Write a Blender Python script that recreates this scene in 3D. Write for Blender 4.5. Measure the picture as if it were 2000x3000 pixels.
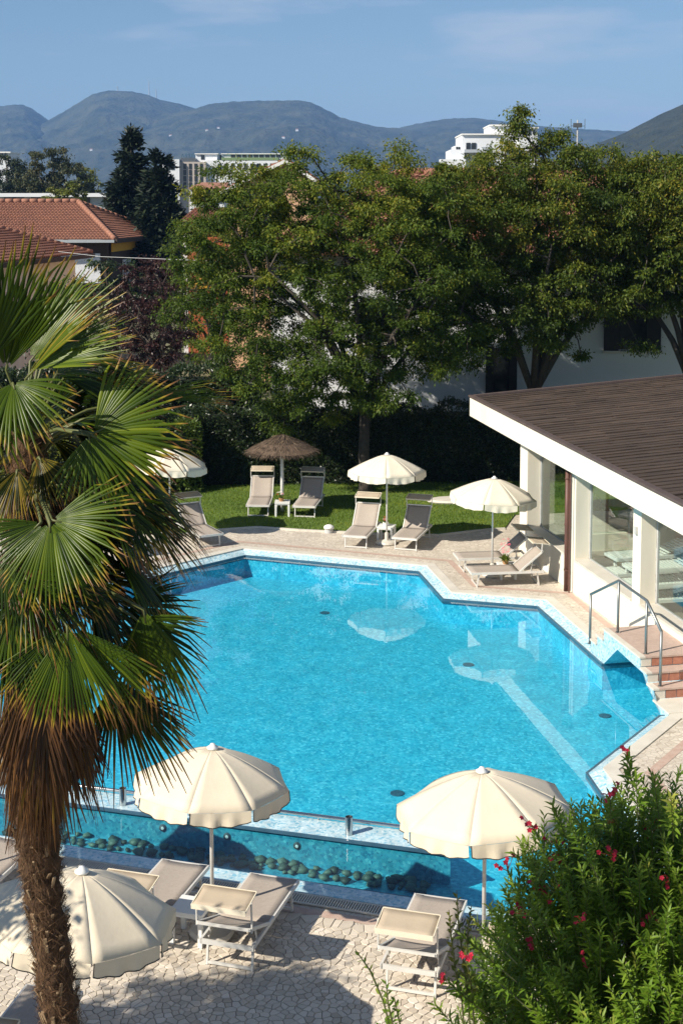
import bpy, bmesh, math, random
import numpy as np
from math import sin, cos, tan, pi, radians, atan2, sqrt
from mathutils import Vector, Matrix, noise as mnoise, kdtree
from mathutils.geometry import tessellate_polygon
for o in list(bpy.data.objects): bpy.data.objects.remove(o)
scn = bpy.context.scene
col = scn.collection
# ---------------------------------------------------------------- camera, sky, sun, exposure
TILT = radians(5.5); FPX = 4167.0; HORIZON = 580.0; CAM_H = 9.3
PPY = HORIZON + FPX * tan(TILT)
cam = bpy.data.cameras.new('camera'); cam_o = bpy.data.objects.new('camera', cam); col.objects.link(cam_o)
cam_o.location = (0, 0, CAM_H); cam_o.rotation_euler = (pi / 2 - TILT, 0, 0)
cam.sensor_fit = 'VERTICAL'; cam.sensor_height = 36; cam.lens = FPX / 3000 * 36
cam.shift_y = -(1500 - PPY) / 3000; cam.clip_start = .1; cam.clip_end = 40000
scn.camera = cam_o
SUN_AZ = radians(32); SUN_EL = radians(37)          # shadows run right and away from the camera
sun_dir = Vector((-cos(SUN_AZ) * cos(SUN_EL), -sin(SUN_AZ) * cos(SUN_EL), sin(SUN_EL)))
world = bpy.data.worlds.new('World'); scn.world = world; world.use_nodes = True
wn = world.node_tree; wn.nodes.clear()
w_out = wn.nodes.new('ShaderNodeOutputWorld'); w_bg = wn.nodes.new('ShaderNodeBackground')
sky = wn.nodes.new('ShaderNodeTexSky'); sky.sky_type = 'NISHITA'; sky.sun_disc = False
sky.sun_elevation = SUN_EL; sky.sun_rotation = atan2(sun_dir.x, sun_dir.y)
sky.altitude = 0; sky.air_density = 1.0; sky.dust_density = .0; sky.ozone_density = 4.0
w_bg.inputs['Strength'].default_value = .062
tc = wn.nodes.new('ShaderNodeTexCoord'); mp = wn.nodes.new('ShaderNodeMapping')
mp.inputs['Scale'].default_value = (5, 5, 26); mp.inputs['Location'].default_value = (6.55, 4, .2)      # thin streaks of cirrus
mp.inputs['Rotation'].default_value = (0, radians(4), 0)
nz = wn.nodes.new('ShaderNodeTexNoise'); nz.inputs['Scale'].default_value = 1.0; nz.inputs['Detail'].default_value = 7; nz.inputs['Roughness'].default_value = .55
rp = wn.nodes.new('ShaderNodeValToRGB'); rp.color_ramp.elements[0].position = .50; rp.color_ramp.elements[1].position = .68
mx = wn.nodes.new('ShaderNodeMix'); mx.data_type = 'RGBA'; mx.inputs[7].default_value = (6.6, 7.2, 8.2, 1)
ml = wn.nodes.new('ShaderNodeMath'); ml.operation = 'MULTIPLY'; ml.inputs[1].default_value = .8
wn.links.new(tc.outputs['Generated'], mp.inputs['Vector']); wn.links.new(mp.outputs[0], nz.inputs['Vector'])
wn.links.new(nz.outputs['Fac'], rp.inputs[0]); wn.links.new(rp.outputs[0], ml.inputs[0]); wn.links.new(ml.outputs[0], mx.inputs[0])
wn.links.new(sky.outputs[0], mx.inputs[6]); wn.links.new(mx.outputs[2], w_bg.inputs['Color']); wn.links.new(w_bg.outputs[0], w_out.inputs['Surface'])
sl = bpy.data.lights.new('sun', 'SUN'); sl.energy = 5.0; sl.angle = radians(.53); sl.color = (1, .92, .79)
sun = bpy.data.objects.new('sun', sl); col.objects.link(sun); sun.rotation_euler = sun_dir.to_track_quat('Z', 'Y').to_euler()
sun.location = (-30, -20, 40)
scn.view_settings.view_transform = 'Standard'; scn.view_settings.look = 'None'; scn.view_settings.gamma = 1
scn.view_settings.exposure = .62; scn.view_settings.use_curve_mapping = False
scn.cycles.max_bounces = 10; scn.cycles.diffuse_bounces = 3; scn.cycles.glossy_bounces = 4; scn.cycles.transparent_max_bounces = 16
scn.cycles.transmission_bounces = 4; scn.cycles.volume_bounces = 0; scn.cycles.caustics_reflective = False; scn.cycles.caustics_refractive = False
scn.cycles.use_denoising = True

# ---------------------------------------------------------------- surveying: photograph point -> place on a level plane / at a depth
def _ray(px, py):
    u = (px - 1000) / FPX; v = -(py - PPY) / FPX
    return Vector((u, cos(TILT) + v * sin(TILT), -sin(TILT) + v * cos(TILT)))
def gp(px, py, z=0.):
    d = _ray(px, py); t = (z - CAM_H) / d.z
    return Vector((d.x * t, d.y * t, z))
def yp(px, py, Y):
    d = _ray(px, py); t = Y / d.y
    return Vector((d.x * t, Y, CAM_H + d.z * t))
K = 1.27551
def dp(xd, yd, Y): return yp(xd * K, yd * K, Y)

# ---------------------------------------------------------------- object helpers
WM = {}
def empty(name, loc=(0, 0, 0), rz=0., label=None, cat=None, group=None):
    o = bpy.data.objects.new(name, None); col.objects.link(o); o.empty_display_size = .2
    o.location = loc; o.rotation_euler = (0, 0, rz)
    WM[o.name] = Matrix.Translation(Vector(loc)) @ Matrix.Rotation(rz, 4, 'Z')
    if label: tag(o, label, cat, group)
    return o
def tag(o, label=None, cat=None, group=None, kind=None):
    if label: o['label'] = label
    if cat: o['category'] = cat
    if group: o['group'] = group
    if kind: o['kind'] = kind
    return o
def finish(name, me, mat, parent=None, smooth=False):
    if mat is not None: me.materials.append(mat)
    if smooth: me.polygons.foreach_set('use_smooth', [True] * len(me.polygons))
    o = bpy.data.objects.new(name, me); col.objects.link(o)
    if parent is not None:
        o.parent = parent; WM[o.name] = WM[parent.name]
    else: WM[o.name] = Matrix.Identity(4)
    return o
def np_mesh(name, V, F, attrs=None):
    V = np.asarray(V, dtype=np.float32); F = np.asarray(F, dtype=np.int32); k = F.shape[1]
    me = bpy.data.meshes.new(name); me.vertices.add(len(V)); me.vertices.foreach_set('co', V.ravel())
    me.loops.add(F.size); me.loops.foreach_set('vertex_index', F.ravel())
    me.polygons.add(len(F)); me.polygons.foreach_set('loop_start', np.arange(0, F.size, k, dtype=np.int32))
    try: me.polygons.foreach_set('loop_total', np.full(len(F), k, dtype=np.int32))
    except Exception: pass
    for an, av in (attrs or {}).items():
        a = me.attributes.new(an, 'FLOAT', 'POINT'); a.data.foreach_set('value', np.asarray(av, dtype=np.float32))
    me.update(calc_edges=True); return me
def local(V, parent):
    if parent is None: return V
    m = np.array(WM[parent.name].inverted()); V = np.asarray(V, dtype=np.float64)
    return V @ m[:3, :3].T + m[:3, 3]
class MB:
    def __init__(s): s.v = []; s.f = []
    def add(s, vs, fs):
        n = len(s.v); s.v += [tuple(v) for v in vs]; s.f += [tuple(i + n for i in f) for f in fs]; return s
    def box(s, c, d, rz=0., rx=0., ry=0.):
        m = Matrix.Rotation(rz, 3, 'Z') @ Matrix.Rotation(ry, 3, 'Y') @ Matrix.Rotation(rx, 3, 'X'); c = Vector(c)
        vs = [c + m @ Vector((x * d[0] / 2, y * d[1] / 2, z * d[2] / 2)) for x in (-1, 1) for y in (-1, 1) for z in (-1, 1)]
        return s.add(vs, [(0, 1, 3, 2), (4, 6, 7, 5), (0, 4, 5, 1), (2, 3, 7, 6), (0, 2, 6, 4), (1, 5, 7, 3)])
    def bar(s, p, q, w, h, up=(0, 0, 1)):
        p = Vector(p); q = Vector(q); d = (q - p).normalized(); u = Vector(up)
        if abs(d.dot(u)) > .98: u = Vector((0, 1, 0))
        x = d.cross(u).normalized() * w / 2; y = x.cross(d).normalized() * h / 2
        vs = [p - x - y, p + x - y, p + x + y, p - x + y, q - x - y, q + x - y, q + x + y, q - x + y]
        return s.add(vs, [(0, 1, 2, 3), (7, 6, 5, 4), (0, 4, 5, 1), (1, 5, 6, 2), (2, 6, 7, 3), (3, 7, 4, 0)])
    def tube(s, pts, r, seg=8, cap=True):
        pts = [Vector(p) for p in pts]; n = len(pts); r = r if isinstance(r, (list, tuple)) else [r] * n
        vs = []; prev = None
        for i, p in enumerate(pts):
            d = (pts[min(i + 1, n - 1)] - pts[max(i - 1, 0)]).normalized()
            a = prev if prev is not None else (Vector((1, 0, 0)) if abs(d.x) < .8 else Vector((0, 1, 0)))
            x = (a - d * a.dot(d)).normalized(); prev = x; y = d.cross(x)
            vs += [p + (x * cos(2 * pi * k / seg) + y * sin(2 * pi * k / seg)) * r[i] for k in range(seg)]
        fs = [(i * seg + k, i * seg + (k + 1) % seg, (i + 1) * seg + (k + 1) % seg, (i + 1) * seg + k) for i in range(n - 1) for k in range(seg)]
        if cap: fs += [tuple(range(seg - 1, -1, -1)), tuple((n - 1) * seg + k for k in range(seg))]
        return s.add(vs, fs)
    def lathe(s, prof, c=(0, 0, 0), seg=20):
        c = Vector(c); vs = [c + Vector((r * cos(2 * pi * k / seg), r * sin(2 * pi * k / seg), z)) for r, z in prof for k in range(seg)]
        fs = [(i * seg + k, i * seg + (k + 1) % seg, (i + 1) * seg + (k + 1) % seg, (i + 1) * seg + k) for i in range(len(prof) - 1) for k in range(seg)]
        fs += [tuple(range(seg - 1, -1, -1)), tuple((len(prof) - 1) * seg + k for k in range(seg))]
        return s.add(vs, fs)
    def prism(s, poly, z0, z1):
        n = len(poly); vs = [(p[0], p[1], z0) for p in poly] + [(p[0], p[1], z1) for p in poly]
        return s.add(vs, [tuple(range(n - 1, -1, -1)), tuple(range(n, 2 * n))] + [(i, (i + 1) % n, n + (i + 1) % n, n + i) for i in range(n)])
    def quad(s, *vs): return s.add(vs, [tuple(range(len(vs)))])
    def build(s, name, mat, parent=None, world=False, smooth=False):
        v = s.v
        if world and parent is not None:
            m = WM[parent.name].inverted(); v = [m @ Vector(p) for p in v]
        me = bpy.data.meshes.new(name); me.from_pydata([tuple(p) for p in v], [], s.f); me.update()
        return finish(name, me, mat, parent, smooth)
def copy_tree(o, loc=None, rz=None, parent=None):
    c = o.copy(); col.objects.link(c); c.parent = parent
    for ch in list(o.children): copy_tree(ch, None, None, c)
    if loc is not None: c.location = loc
    if rz is not None: c.rotation_euler = (0, 0, rz)
    if loc is not None: WM[c.name] = Matrix.Translation(Vector(loc)) @ Matrix.Rotation(rz or 0, 4, 'Z')
    return c
def struct(name, mb, mat, smooth=False):
    o = mb.build(name, mat, None, smooth=smooth); o['kind'] = 'structure'; return o
def offset_poly(poly, d):
    n = len(poly); out = []
    for i in range(n):
        a = Vector(poly[i - 1]); b = Vector(poly[i]); c = Vector(poly[(i + 1) % n])
        e1 = (b - a).normalized(); e2 = (c - b).normalized()
        n1 = Vector((e1.y, -e1.x)); n2 = Vector((e2.y, -e2.x))
        m = (n1 + n2).normalized(); k = d / max(.35, m.dot(n1)); out.append((b.x + m.x * k, b.y + m.y * k))
    return out
def fill_holes(mb, loops, z):
    vs = [Vector((p[0], p[1], 0)) for l in loops for p in l]
    tri = tessellate_polygon([[Vector((p[0], p[1], 0)) for p in l] for l in loops])
    fs = []
    for t in tri:
        a, b, c = (vs[i] for i in t)
        fs.append(tuple(t) if (b - a).cross(c - a).z > 0 else tuple(reversed(t)))
    mb.add([(v.x, v.y, z) for v in vs], fs); return mb
def ring(mb, inner, outer, zi, zo):
    n = len(inner); vs = [(p[0], p[1], zi) for p in inner] + [(p[0], p[1], zo) for p in outer]
    mb.add(vs, [(i, n + i, n + (i + 1) % n, (i + 1) % n) for i in range(n)]); return mb
def slab_ring(mb, inner, outer, z0, z1):
    n = len(inner); vs = [(p[0], p[1], z) for z in (z0, z1) for l in (inner, outer) for p in l]
    fs = []
    for i in range(n):
        j = (i + 1) % n; a, b = i, j; c, d = n + i, n + j; A, B, C, D = 2 * n + i, 2 * n + j, 3 * n + i, 3 * n + j
        fs += [(A, C, D, B), (a, A, B, b), (c, d, D, C), (a, b, d, c)]
    mb.add(vs, fs); return mb

# ---------------------------------------------------------------- materials
MAT = {}
def M(name, c1, c2=None, rough=.7, scale=6., bump=0., bscale=40., metal=0., spec=.4, rnd=0., contrast=(.3, .7), detail=5, stretch=(1, 1, 1), emis=None):
    m = bpy.data.materials.new(name); m.use_nodes = True; nt = m.node_tree; p = nt.nodes['Principled BSDF']
    p.inputs['Roughness'].default_value = rough; p.inputs['Metallic'].default_value = metal; p.inputs['Specular IOR Level'].default_value = spec
    t = nt.nodes.new('ShaderNodeTexCoord'); mpn = nt.nodes.new('ShaderNodeMapping'); mpn.inputs['Scale'].default_value = stretch
    nt.links.new(t.outputs['Object'], mpn.inputs[0])
    n1 = nt.nodes.new('ShaderNodeTexNoise'); n1.inputs['Scale'].default_value = scale; n1.inputs['Detail'].default_value = detail
    nt.links.new(mpn.outputs[0], n1.inputs['Vector'])
    r = nt.nodes.new('ShaderNodeValToRGB'); r.color_ramp.elements[0].position = contrast[0]; r.color_ramp.elements[1].position = contrast[1]
    c2 = c2 or tuple(x * .8 for x in c1)
    r.color_ramp.elements[0].color = (*c1, 1); r.color_ramp.elements[1].color = (*c2, 1)
    nt.links.new(n1.outputs['Fac'], r.inputs[0]); src = r.outputs[0]
    if rnd:
        oi = nt.nodes.new('ShaderNodeObjectInfo'); hs = nt.nodes.new('ShaderNodeHueSaturation')
        mr = nt.nodes.new('ShaderNodeMapRange'); mr.inputs[3].default_value = 1 - rnd; mr.inputs[4].default_value = 1 + rnd
        nt.links.new(oi.outputs['Random'], mr.inputs[0]); nt.links.new(mr.outputs[0], hs.inputs['Value']); nt.links.new(src, hs.inputs['Color']); src = hs.outputs[0]
    nt.links.new(src, p.inputs['Base Color'])
    if bump:
        n2 = nt.nodes.new('ShaderNodeTexNoise'); n2.inputs['Scale'].default_value = bscale; n2.inputs['Detail'].default_value = 6
        nt.links.new(mpn.outputs[0], n2.inputs['Vector']); b = nt.nodes.new('ShaderNodeBump'); b.inputs['Strength'].default_value = bump; b.inputs['Distance'].default_value = .02
        nt.links.new(n2.outputs['Fac'], b.inputs['Height']); nt.links.new(b.outputs[0], p.inputs['Normal'])
    MAT[name] = m; return m
def leafmat(name, ramp, rough=.45, trans=.35, attr='rnd', spec=.4, tip=None):
    m = bpy.data.materials.new(name); m.use_nodes = True; nt = m.node_tree; p = nt.nodes['Principled BSDF']; out = nt.nodes['Material Output']
    p.inputs['Roughness'].default_value = rough; p.inputs['Specular IOR Level'].default_value = spec
    a = nt.nodes.new('ShaderNodeAttribute'); a.attribute_name = attr
    r = nt.nodes.new('ShaderNodeValToRGB'); cr = r.color_ramp
    while len(cr.elements) < len(ramp): cr.elements.new(.5)
    for e, (pos, c) in zip(cr.elements, ramp): e.position = pos; e.color = (*c, 1)
    nt.links.new(a.outputs['Fac'], r.inputs[0]); src = r.outputs[0]
    if tip:
        a2 = nt.nodes.new('ShaderNodeAttribute'); a2.attribute_name = 'dry'
        r2 = nt.nodes.new('ShaderNodeValToRGB'); c2 = r2.color_ramp
        while len(c2.elements) < len(tip): c2.elements.new(.5)
        for e, (pos, c) in zip(c2.elements, tip): e.position = pos; e.color = (*c, 1)
        nt.links.new(a2.outputs['Fac'], r2.inputs[0])
        mr = nt.nodes.new('ShaderNodeMapRange'); mr.inputs[1].default_value = .25; mr.inputs[2].default_value = .5
        nt.links.new(a2.outputs['Fac'], mr.inputs[0])
        mix = nt.nodes.new('ShaderNodeMix'); mix.data_type = 'RGBA'
        nt.links.new(mr.outputs[0], mix.inputs[0]); nt.links.new(src, mix.inputs[6]); nt.links.new(r2.outputs[0], mix.inputs[7]); src = mix.outputs[2]
    nt.links.new(src, p.inputs['Base Color'])
    tr = nt.nodes.new('ShaderNodeBsdfTranslucent'); hs = nt.nodes.new('ShaderNodeHueSaturation'); hs.inputs['Value'].default_value = 1.3; hs.inputs['Hue'].default_value = .485
    nt.links.new(src, hs.inputs['Color']); nt.links.new(hs.outputs[0], tr.inputs['Color'])
    ms = nt.nodes.new('ShaderNodeMixShader'); ms.inputs[0].default_value = trans
    nt.links.new(p.outputs[0], ms.inputs[1]); nt.links.new(tr.outputs[0], ms.inputs[2]); nt.links.new(ms.outputs[0], out.inputs['Surface'])
    MAT[name] = m; return m
def clearmat(name, tint, ior=1.33, rough=.02, bump=0., bscale=3.):
    m = bpy.data.materials.new(name); m.use_nodes = True; nt = m.node_tree; nt.nodes.clear()
    out = nt.nodes.new('ShaderNodeOutputMaterial'); tr = nt.nodes.new('ShaderNodeBsdfTransparent'); gl = nt.nodes.new('ShaderNodeBsdfGlossy')
    ms = nt.nodes.new('ShaderNodeMixShader'); geo = nt.nodes.new('ShaderNodeNewGeometry'); dt = nt.nodes.new('ShaderNodeVectorMath'); dt.operation = 'DOT_PRODUCT'
    def mth(op, a, b=None):
        k = nt.nodes.new('ShaderNodeMath'); k.operation = op
        for i, x in enumerate((a, b)):
            if x is None: continue
            if isinstance(x, (int, float)): k.inputs[i].default_value = x
            else: nt.links.new(x, k.inputs[i])
        return k.outputs[0]
    f0 = ((ior - 1) / (ior + 1)) ** 2                       # Schlick reflectance, the same from both sides of the sheet
    nt.links.new(geo.outputs['Incoming'], dt.inputs[0]); nt.links.new(geo.outputs['Normal'], dt.inputs[1])
    fac = mth('ADD', mth('MULTIPLY', mth('POWER', mth('SUBTRACT', 1., mth('ABSOLUTE', dt.outputs['Value'])), 5.), 1 - f0), f0)
    tr.inputs['Color'].default_value = (*tint, 1); gl.inputs['Roughness'].default_value = rough; gl.inputs['Color'].default_value = (1, 1, 1, 1)
    if bump:
        t = nt.nodes.new('ShaderNodeTexCoord'); n = nt.nodes.new('ShaderNodeTexNoise'); n.inputs['Scale'].default_value = bscale; n.inputs['Detail'].default_value = 3
        b = nt.nodes.new('ShaderNodeBump'); b.inputs['Strength'].default_value = bump; b.inputs['Distance'].default_value = .02
        nt.links.new(t.outputs['Object'], n.inputs['Vector']); nt.links.new(n.outputs['Fac'], b.inputs['Height'])
        nt.links.new(b.outputs[0], gl.inputs['Normal'])
    nt.links.new(fac, ms.inputs[0]); nt.links.new(tr.outputs[0], ms.inputs[1]); nt.links.new(gl.outputs[0], ms.inputs[2]); nt.links.new(ms.outputs[0], out.inputs['Surface'])
    MAT[name] = m; return m
def voromat(name, stops, scale, edge=None, rough=.6, nsc=1.3, namt=.25, edgew=.05, bump=.3, warp=0.):
    """cells of different colour (stones, mosaic); edge = joint colour"""
    m = bpy.data.materials.new(name); m.use_nodes = True; nt = m.node_tree; p = nt.nodes['Principled BSDF']; p.inputs['Roughness'].default_value = rough
    t = nt.nodes.new('ShaderNodeTexCoord'); v = nt.nodes.new('ShaderNodeTexVoronoi'); v.inputs['Scale'].default_value = scale
    vec = t.outputs['Object']
    if warp:
        wn_ = nt.nodes.new('ShaderNodeTexNoise'); wn_.inputs['Scale'].default_value = scale * .5
        mm = nt.nodes.new('ShaderNodeMix'); mm.data_type = 'VECTOR'; mm.inputs[0].default_value = warp
        nt.links.new(vec, wn_.inputs['Vector']); nt.links.new(vec, mm.inputs[4]); nt.links.new(wn_.outputs['Color'], mm.inputs[5]); vec = mm.outputs[1]
    nt.links.new(vec, v.inputs['Vector'])
    sp = nt.nodes.new('ShaderNodeSeparateColor'); nt.links.new(v.outputs['Color'], sp.inputs[0])
    r = nt.nodes.new('ShaderNodeValToRGB'); cr = r.color_ramp
    while len(cr.elements) < len(stops): cr.elements.new(.5)
    for e, (pos, c) in zip(cr.elements, stops): e.position = pos; e.color = (*c, 1)
    nt.links.new(sp.outputs[0], r.inputs[0]); src = r.outputs[0]
    n = nt.nodes.new('ShaderNodeTexNoise'); n.inputs['Scale'].default_value = nsc; n.inputs['Detail'].default_value = 6
    nt.links.new(t.outputs['Object'], n.inputs['Vector']); mr = nt.nodes.new('ShaderNodeMapRange'); mr.inputs[1].default_value = .3; mr.inputs[2].default_value = .7
    mr.inputs[3].default_value = 1 - namt; mr.inputs[4].default_value = 1 + namt * .6
    nt.links.new(n.outputs['Fac'], mr.inputs[0]); hs = nt.nodes.new('ShaderNodeHueSaturation'); nt.links.new(mr.outputs[0], hs.inputs['Value']); nt.links.new(src, hs.inputs['Color']); src = hs.outputs[0]
    if edge:
        ve = nt.nodes.new('ShaderNodeTexVoronoi'); ve.feature = 'DISTANCE_TO_EDGE'; ve.inputs['Scale'].default_value = scale
        nt.links.new(vec, ve.inputs['Vector']); e2 = nt.nodes.new('ShaderNodeMapRange'); e2.inputs[1].default_value = edgew * .5; e2.inputs[2].default_value = edgew
        nt.links.new(ve.outputs['Distance'], e2.inputs[0]); mi = nt.nodes.new('ShaderNodeMix'); mi.data_type = 'RGBA'
        mi.inputs[6].default_value = (*edge, 1); nt.links.new(e2.outputs[0], mi.inputs[0]); nt.links.new(src, mi.inputs[7]); src = mi.outputs[2]
        if bump:
            b = nt.nodes.new('ShaderNodeBump'); b.inputs['Strength'].default_value = bump; b.inputs['Distance'].default_value = .01
            nt.links.new(e2.outputs[0], b.inputs['Height']); nt.links.new(b.outputs[0], p.inputs['Normal'])
    nt.links.new(src, p.inputs['Base Color']); MAT[name] = m; return m

M('earth', (.11, .12, .06), (.17, .15, .09), rough=.95, scale=.05)
M('lawn_soil', (.075, .13, .018), (.12, .18, .03), rough=.95, scale=1.4, bump=.4)
voromat('paving', [(0, (.56, .495, .41)), (.5, (.66, .595, .50)), (1, (.52, .455, .375))], 9.5, edge=(.42, .36, .29), edgew=.06, nsc=1.1, namt=.16, warp=.06)
M('mortar', (.20, .165, .13), (.28, .235, .19), rough=.9, scale=9, bump=.3)
M('stone', (.64, .565, .465), (.54, .47, .38), rough=.6, scale=7, bump=.12, bscale=30, rnd=.17)
M('coping', (.66, .62, .54), (.56, .52, .45), rough=.6, scale=3, bump=.1)
M('red_band', (.44, .30, .24), (.52, .40, .33), rough=.65, scale=9, bump=.15)
voromat('mosaic_light', [(0, (.40, .58, .66)), (.45, (.58, .72, .76)), (.8, (.20, .46, .60)), (1, (.66, .78, .80))], 26, rough=.25, nsc=5, namt=.16)
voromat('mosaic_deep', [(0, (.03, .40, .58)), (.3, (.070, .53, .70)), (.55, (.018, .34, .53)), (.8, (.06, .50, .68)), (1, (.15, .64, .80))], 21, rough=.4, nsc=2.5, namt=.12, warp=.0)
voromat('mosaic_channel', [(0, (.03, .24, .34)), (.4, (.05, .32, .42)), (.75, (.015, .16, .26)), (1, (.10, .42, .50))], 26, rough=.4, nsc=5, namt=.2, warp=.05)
clearmat('water', (.72, .955, .985), 1.33, .015, bump=.035, bscale=1.6)
clearmat('glass', (.90, .95, .93), 1.5, .0)
M('trim_dark', (.035, .09, .14), (.05, .12, .18), rough=.3)
M('steel', (.60, .60, .60), (.50, .50, .50), rough=.22, metal=1., scale=3)
M('rail_steel', (.30, .32, .32), (.25, .27, .27), rough=.42, metal=.85, scale=3)
M('alu', (.74, .72, .67), (.66, .64, .60), rough=.4, metal=.15, scale=5)
M('dark_steel', (.22, .23, .24), (.15, .16, .17), rough=.4, metal=.8)
M('white_wall', (.80, .75, .63), (.71, .66, .55), rough=.8, scale=1.6, bump=.05, stretch=(1.5, 1.5, .25), contrast=(.42, .78))
M('white_paint', (.80, .79, .76), (.74, .73, .70), rough=.5, scale=2)
M('render_white', (.74, .76, .78), (.66, .68, .71), rough=.85, scale=.4)
M('canvas', (.72, .63, .48), (.68, .59, .445), rough=.85, scale=3, bump=.12, bscale=14)
M('canvas_white', (.74, .67, .53), (.70, .63, .49), rough=.85, scale=3, bump=.1, bscale=12)
M('piping', (.03, .028, .025), rough=.8)
M('sling', (.40, .345, .295), (.35, .30, .255), rough=.8, scale=30, bump=.1, bscale=200)
M('shade_cloth', (.48, .395, .295), (.43, .355, .265), rough=.85, scale=6, bump=.1)
M('plastic', (.80, .80, .77), (.74, .74, .71), rough=.35, scale=4)
M('straw', (.15, .10, .065), (.08, .055, .038), rough=.95, scale=20)
M('pot', (.35, .17, .07), (.42, .24, .10), rough=.7, scale=20)
M('petal_pink', (.62, .05, .12), (.75, .25, .30), rough=.6, scale=30)
M('petal_white', (.80, .76, .70), (.7, .62, .55), rough=.6)
M('petal_red', (.50, .012, .030), (.58, .03, .07), rough=.6, scale=40)
M('bark', (.075, .062, .048), (.045, .037, .03), rough=.95, scale=8, bump=.6, bscale=18)
M('fibre', (.115, .062, .03), (.045, .024, .012), rough=.95, scale=26, bump=.8, bscale=60, stretch=(1, 1, .35))
M('leaf_stub', (.34, .24, .14), (.16, .10, .055), rough=.9, scale=20)
M('roof_bitumen', (.034, .023, .018), (.092, .064, .046), rough=.95, scale=2.0, bump=.3, bscale=20, rnd=.16, stretch=(.7, 7, 1))
M('roof_trim', (.105, .075, .065), (.075, .055, .05), rough=.7, scale=3)
M('brown_paint', (.13, .055, .04), (.10, .045, .035), rough=.5)
M('terracotta', (.245, .105, .065), (.17, .075, .05), rough=.9, scale=1.6, rnd=.1)
M('terracotta_pale', (.36, .17, .11), (.28, .13, .085), rough=.9, scale=1.6)
M('wood_dark', (.06, .038, .03), (.045, .03, .025), rough=.8)
M('ochre', (.62, .33, .03), (.55, .28, .03), rough=.7)
M('peach', (.66, .40, .24), (.60, .36, .22), rough=.9, scale=.7)
M('brick_red', (.38, .10, .04), (.33, .09, .04), rough=.9, scale=.7)
M('grey_wall', (.40, .43, .46), (.36, .39, .42), rough=.9)
M('beige_wall', (.46, .40, .36), (.42, .37, .33), rough=.9)  # own beige of the pilaster; on the left hotel, shade put into colour
M('window_dark', (.015, .018, .022), (.03, .035, .04), rough=.15)
M('shutter_black', (.012, .012, .014), (.02, .02, .022), rough=.6)
M('shutter_white', (.72, .73, .77), rough=.6)
M('green_roof', (.16, .24, .11), (.20, .28, .14), rough=.9)
M('lamp_grey', (.55, .55, .54), rough=.4)
M('rock', (.025, .045, .035), (.10, .14, .095), rough=.6, scale=8, rnd=.6)
M('tile_red', (.42, .19, .13), (.34, .14, .09), rough=.6, scale=14, rnd=.14)
M('tile_pave', (.50, .38, .32), (.42, .31, .26), rough=.7, scale=12)
M('floor_in', (.24, .20, .16), (.19, .16, .13), rough=.35)
leafmat('leaf_tree', [(0, (.024, .048, .006)), (.5, (.076, .122, .011)), (.8, (.150, .180, .016)), (1, (.24, .22, .02))], trans=.32, rough=.55, spec=.25)
leafmat('leaf_tree2', [(0, (.024, .046, .007)), (.5, (.074, .114, .012)), (.8, (.145, .168, .017)), (1, (.24, .20, .02))], trans=.32, rough=.55, spec=.25)
leafmat('leaf_hedge', [(0, (.014, .026, .009)), (.7, (.030, .050, .013)), (1, (.075, .10, .022))], rough=.35, trans=.2)
leafmat('leaf_lime', [(0, (.07, .10, .012)), (.6, (.15, .17, .02)), (1, (.26, .25, .03))], trans=.35)
leafmat('leaf_plum', [(0, (.020, .008, .008)), (.7, (.050, .018, .016)), (1, (.10, .045, .035))], trans=.2)
leafmat('leaf_conifer', [(0, (.008, .016, .009)), (.7, (.018, .032, .013)), (1, (.045, .060, .02))], rough=.6, trans=.1)
leafmat('leaf_far', [(0, (.025, .036, .014)), (.6, (.055, .065, .02)), (1, (.13, .105, .03))], rough=.6, trans=.2)
leafmat('leaf_bright', [(0, (.06, .10, .012)), (.6, (.12, .17, .02)), (1, (.20, .24, .04))], trans=.35)
leafmat('leaf_oleander', [(0, (.058, .118, .010)), (.5, (.13, .23, .020)), (.85, (.215, .305, .035)), (1, (.33, .35, .06))], rough=.4, trans=.36, spec=.25)
leafmat('leaf_palm', [(0, (.006, .014, .002)), (.3, (.016, .034, .003)), (.55, (.045, .080, .005)), (.8, (.095, .140, .008)), (1, (.16, .20, .012))], rough=.32, trans=.25, spec=.22,
        tip=[(.25, (.10, .12, .015)), (.42, (.38, .27, .03)), (.6, (.20, .095, .03)), (.8, (.12, .058, .025)), (1, (.055, .028, .015))])
leafmat('stone_mix', [(0, (.46, .39, .31)), (.35, (.55, .48, .39)), (.7, (.63, .555, .46)), (1, (.70, .63, .54))], rough=.65, trans=0)
leafmat('grass', [(0, (.07, .13, .010)), (.6, (.15, .23, .020)), (1, (.26, .30, .035))], rough=.6, trans=.4)
# ================================================================ the setting
R = random.Random(7)
WL = -.12                                                     # water level
NS = -1.84 / 5.87                                             # slope of the near pool edge
def near_y(x): return 19.91 + NS * (x + 4.02)
POOL = [(-9, near_y(-9)), (4.6, near_y(4.6)), (4.03, 22.55), (5.80, 25.14), (8.2, 25.65), (7.8, 28.55), (5.28, 28.07),
        (4.53, 32.13), (2.39, 32.75), (1.95, 35.21), (-2.54, 36.86), (-8.5, 30.9)]
BAND = offset_poly(POOL, .25); COPE = offset_poly(POOL, .47); PEB = offset_poly(POOL, .74); RED0 = offset_poly(POOL, .86); RED1 = offset_poly(POOL, 1.02)
DX0, DX1, DY0, DY1 = -16, 22, 4, 47
g = MB()
rect = [(DX0, DY0), (DX1, DY0), (DX1, DY1), (DX0, DY1)]
g_outer = [(-9000, -300), (9000, -300), (9000, 12000), (-9000, 12000)]
fill_holes(g, [g_outer, rect], -.01); struct('ground', g, MAT['earth'])
deck = MB(); fill_holes(deck, [rect, BAND], 0.); deck_o = struct('deck', deck, MAT['paving'])
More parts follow.
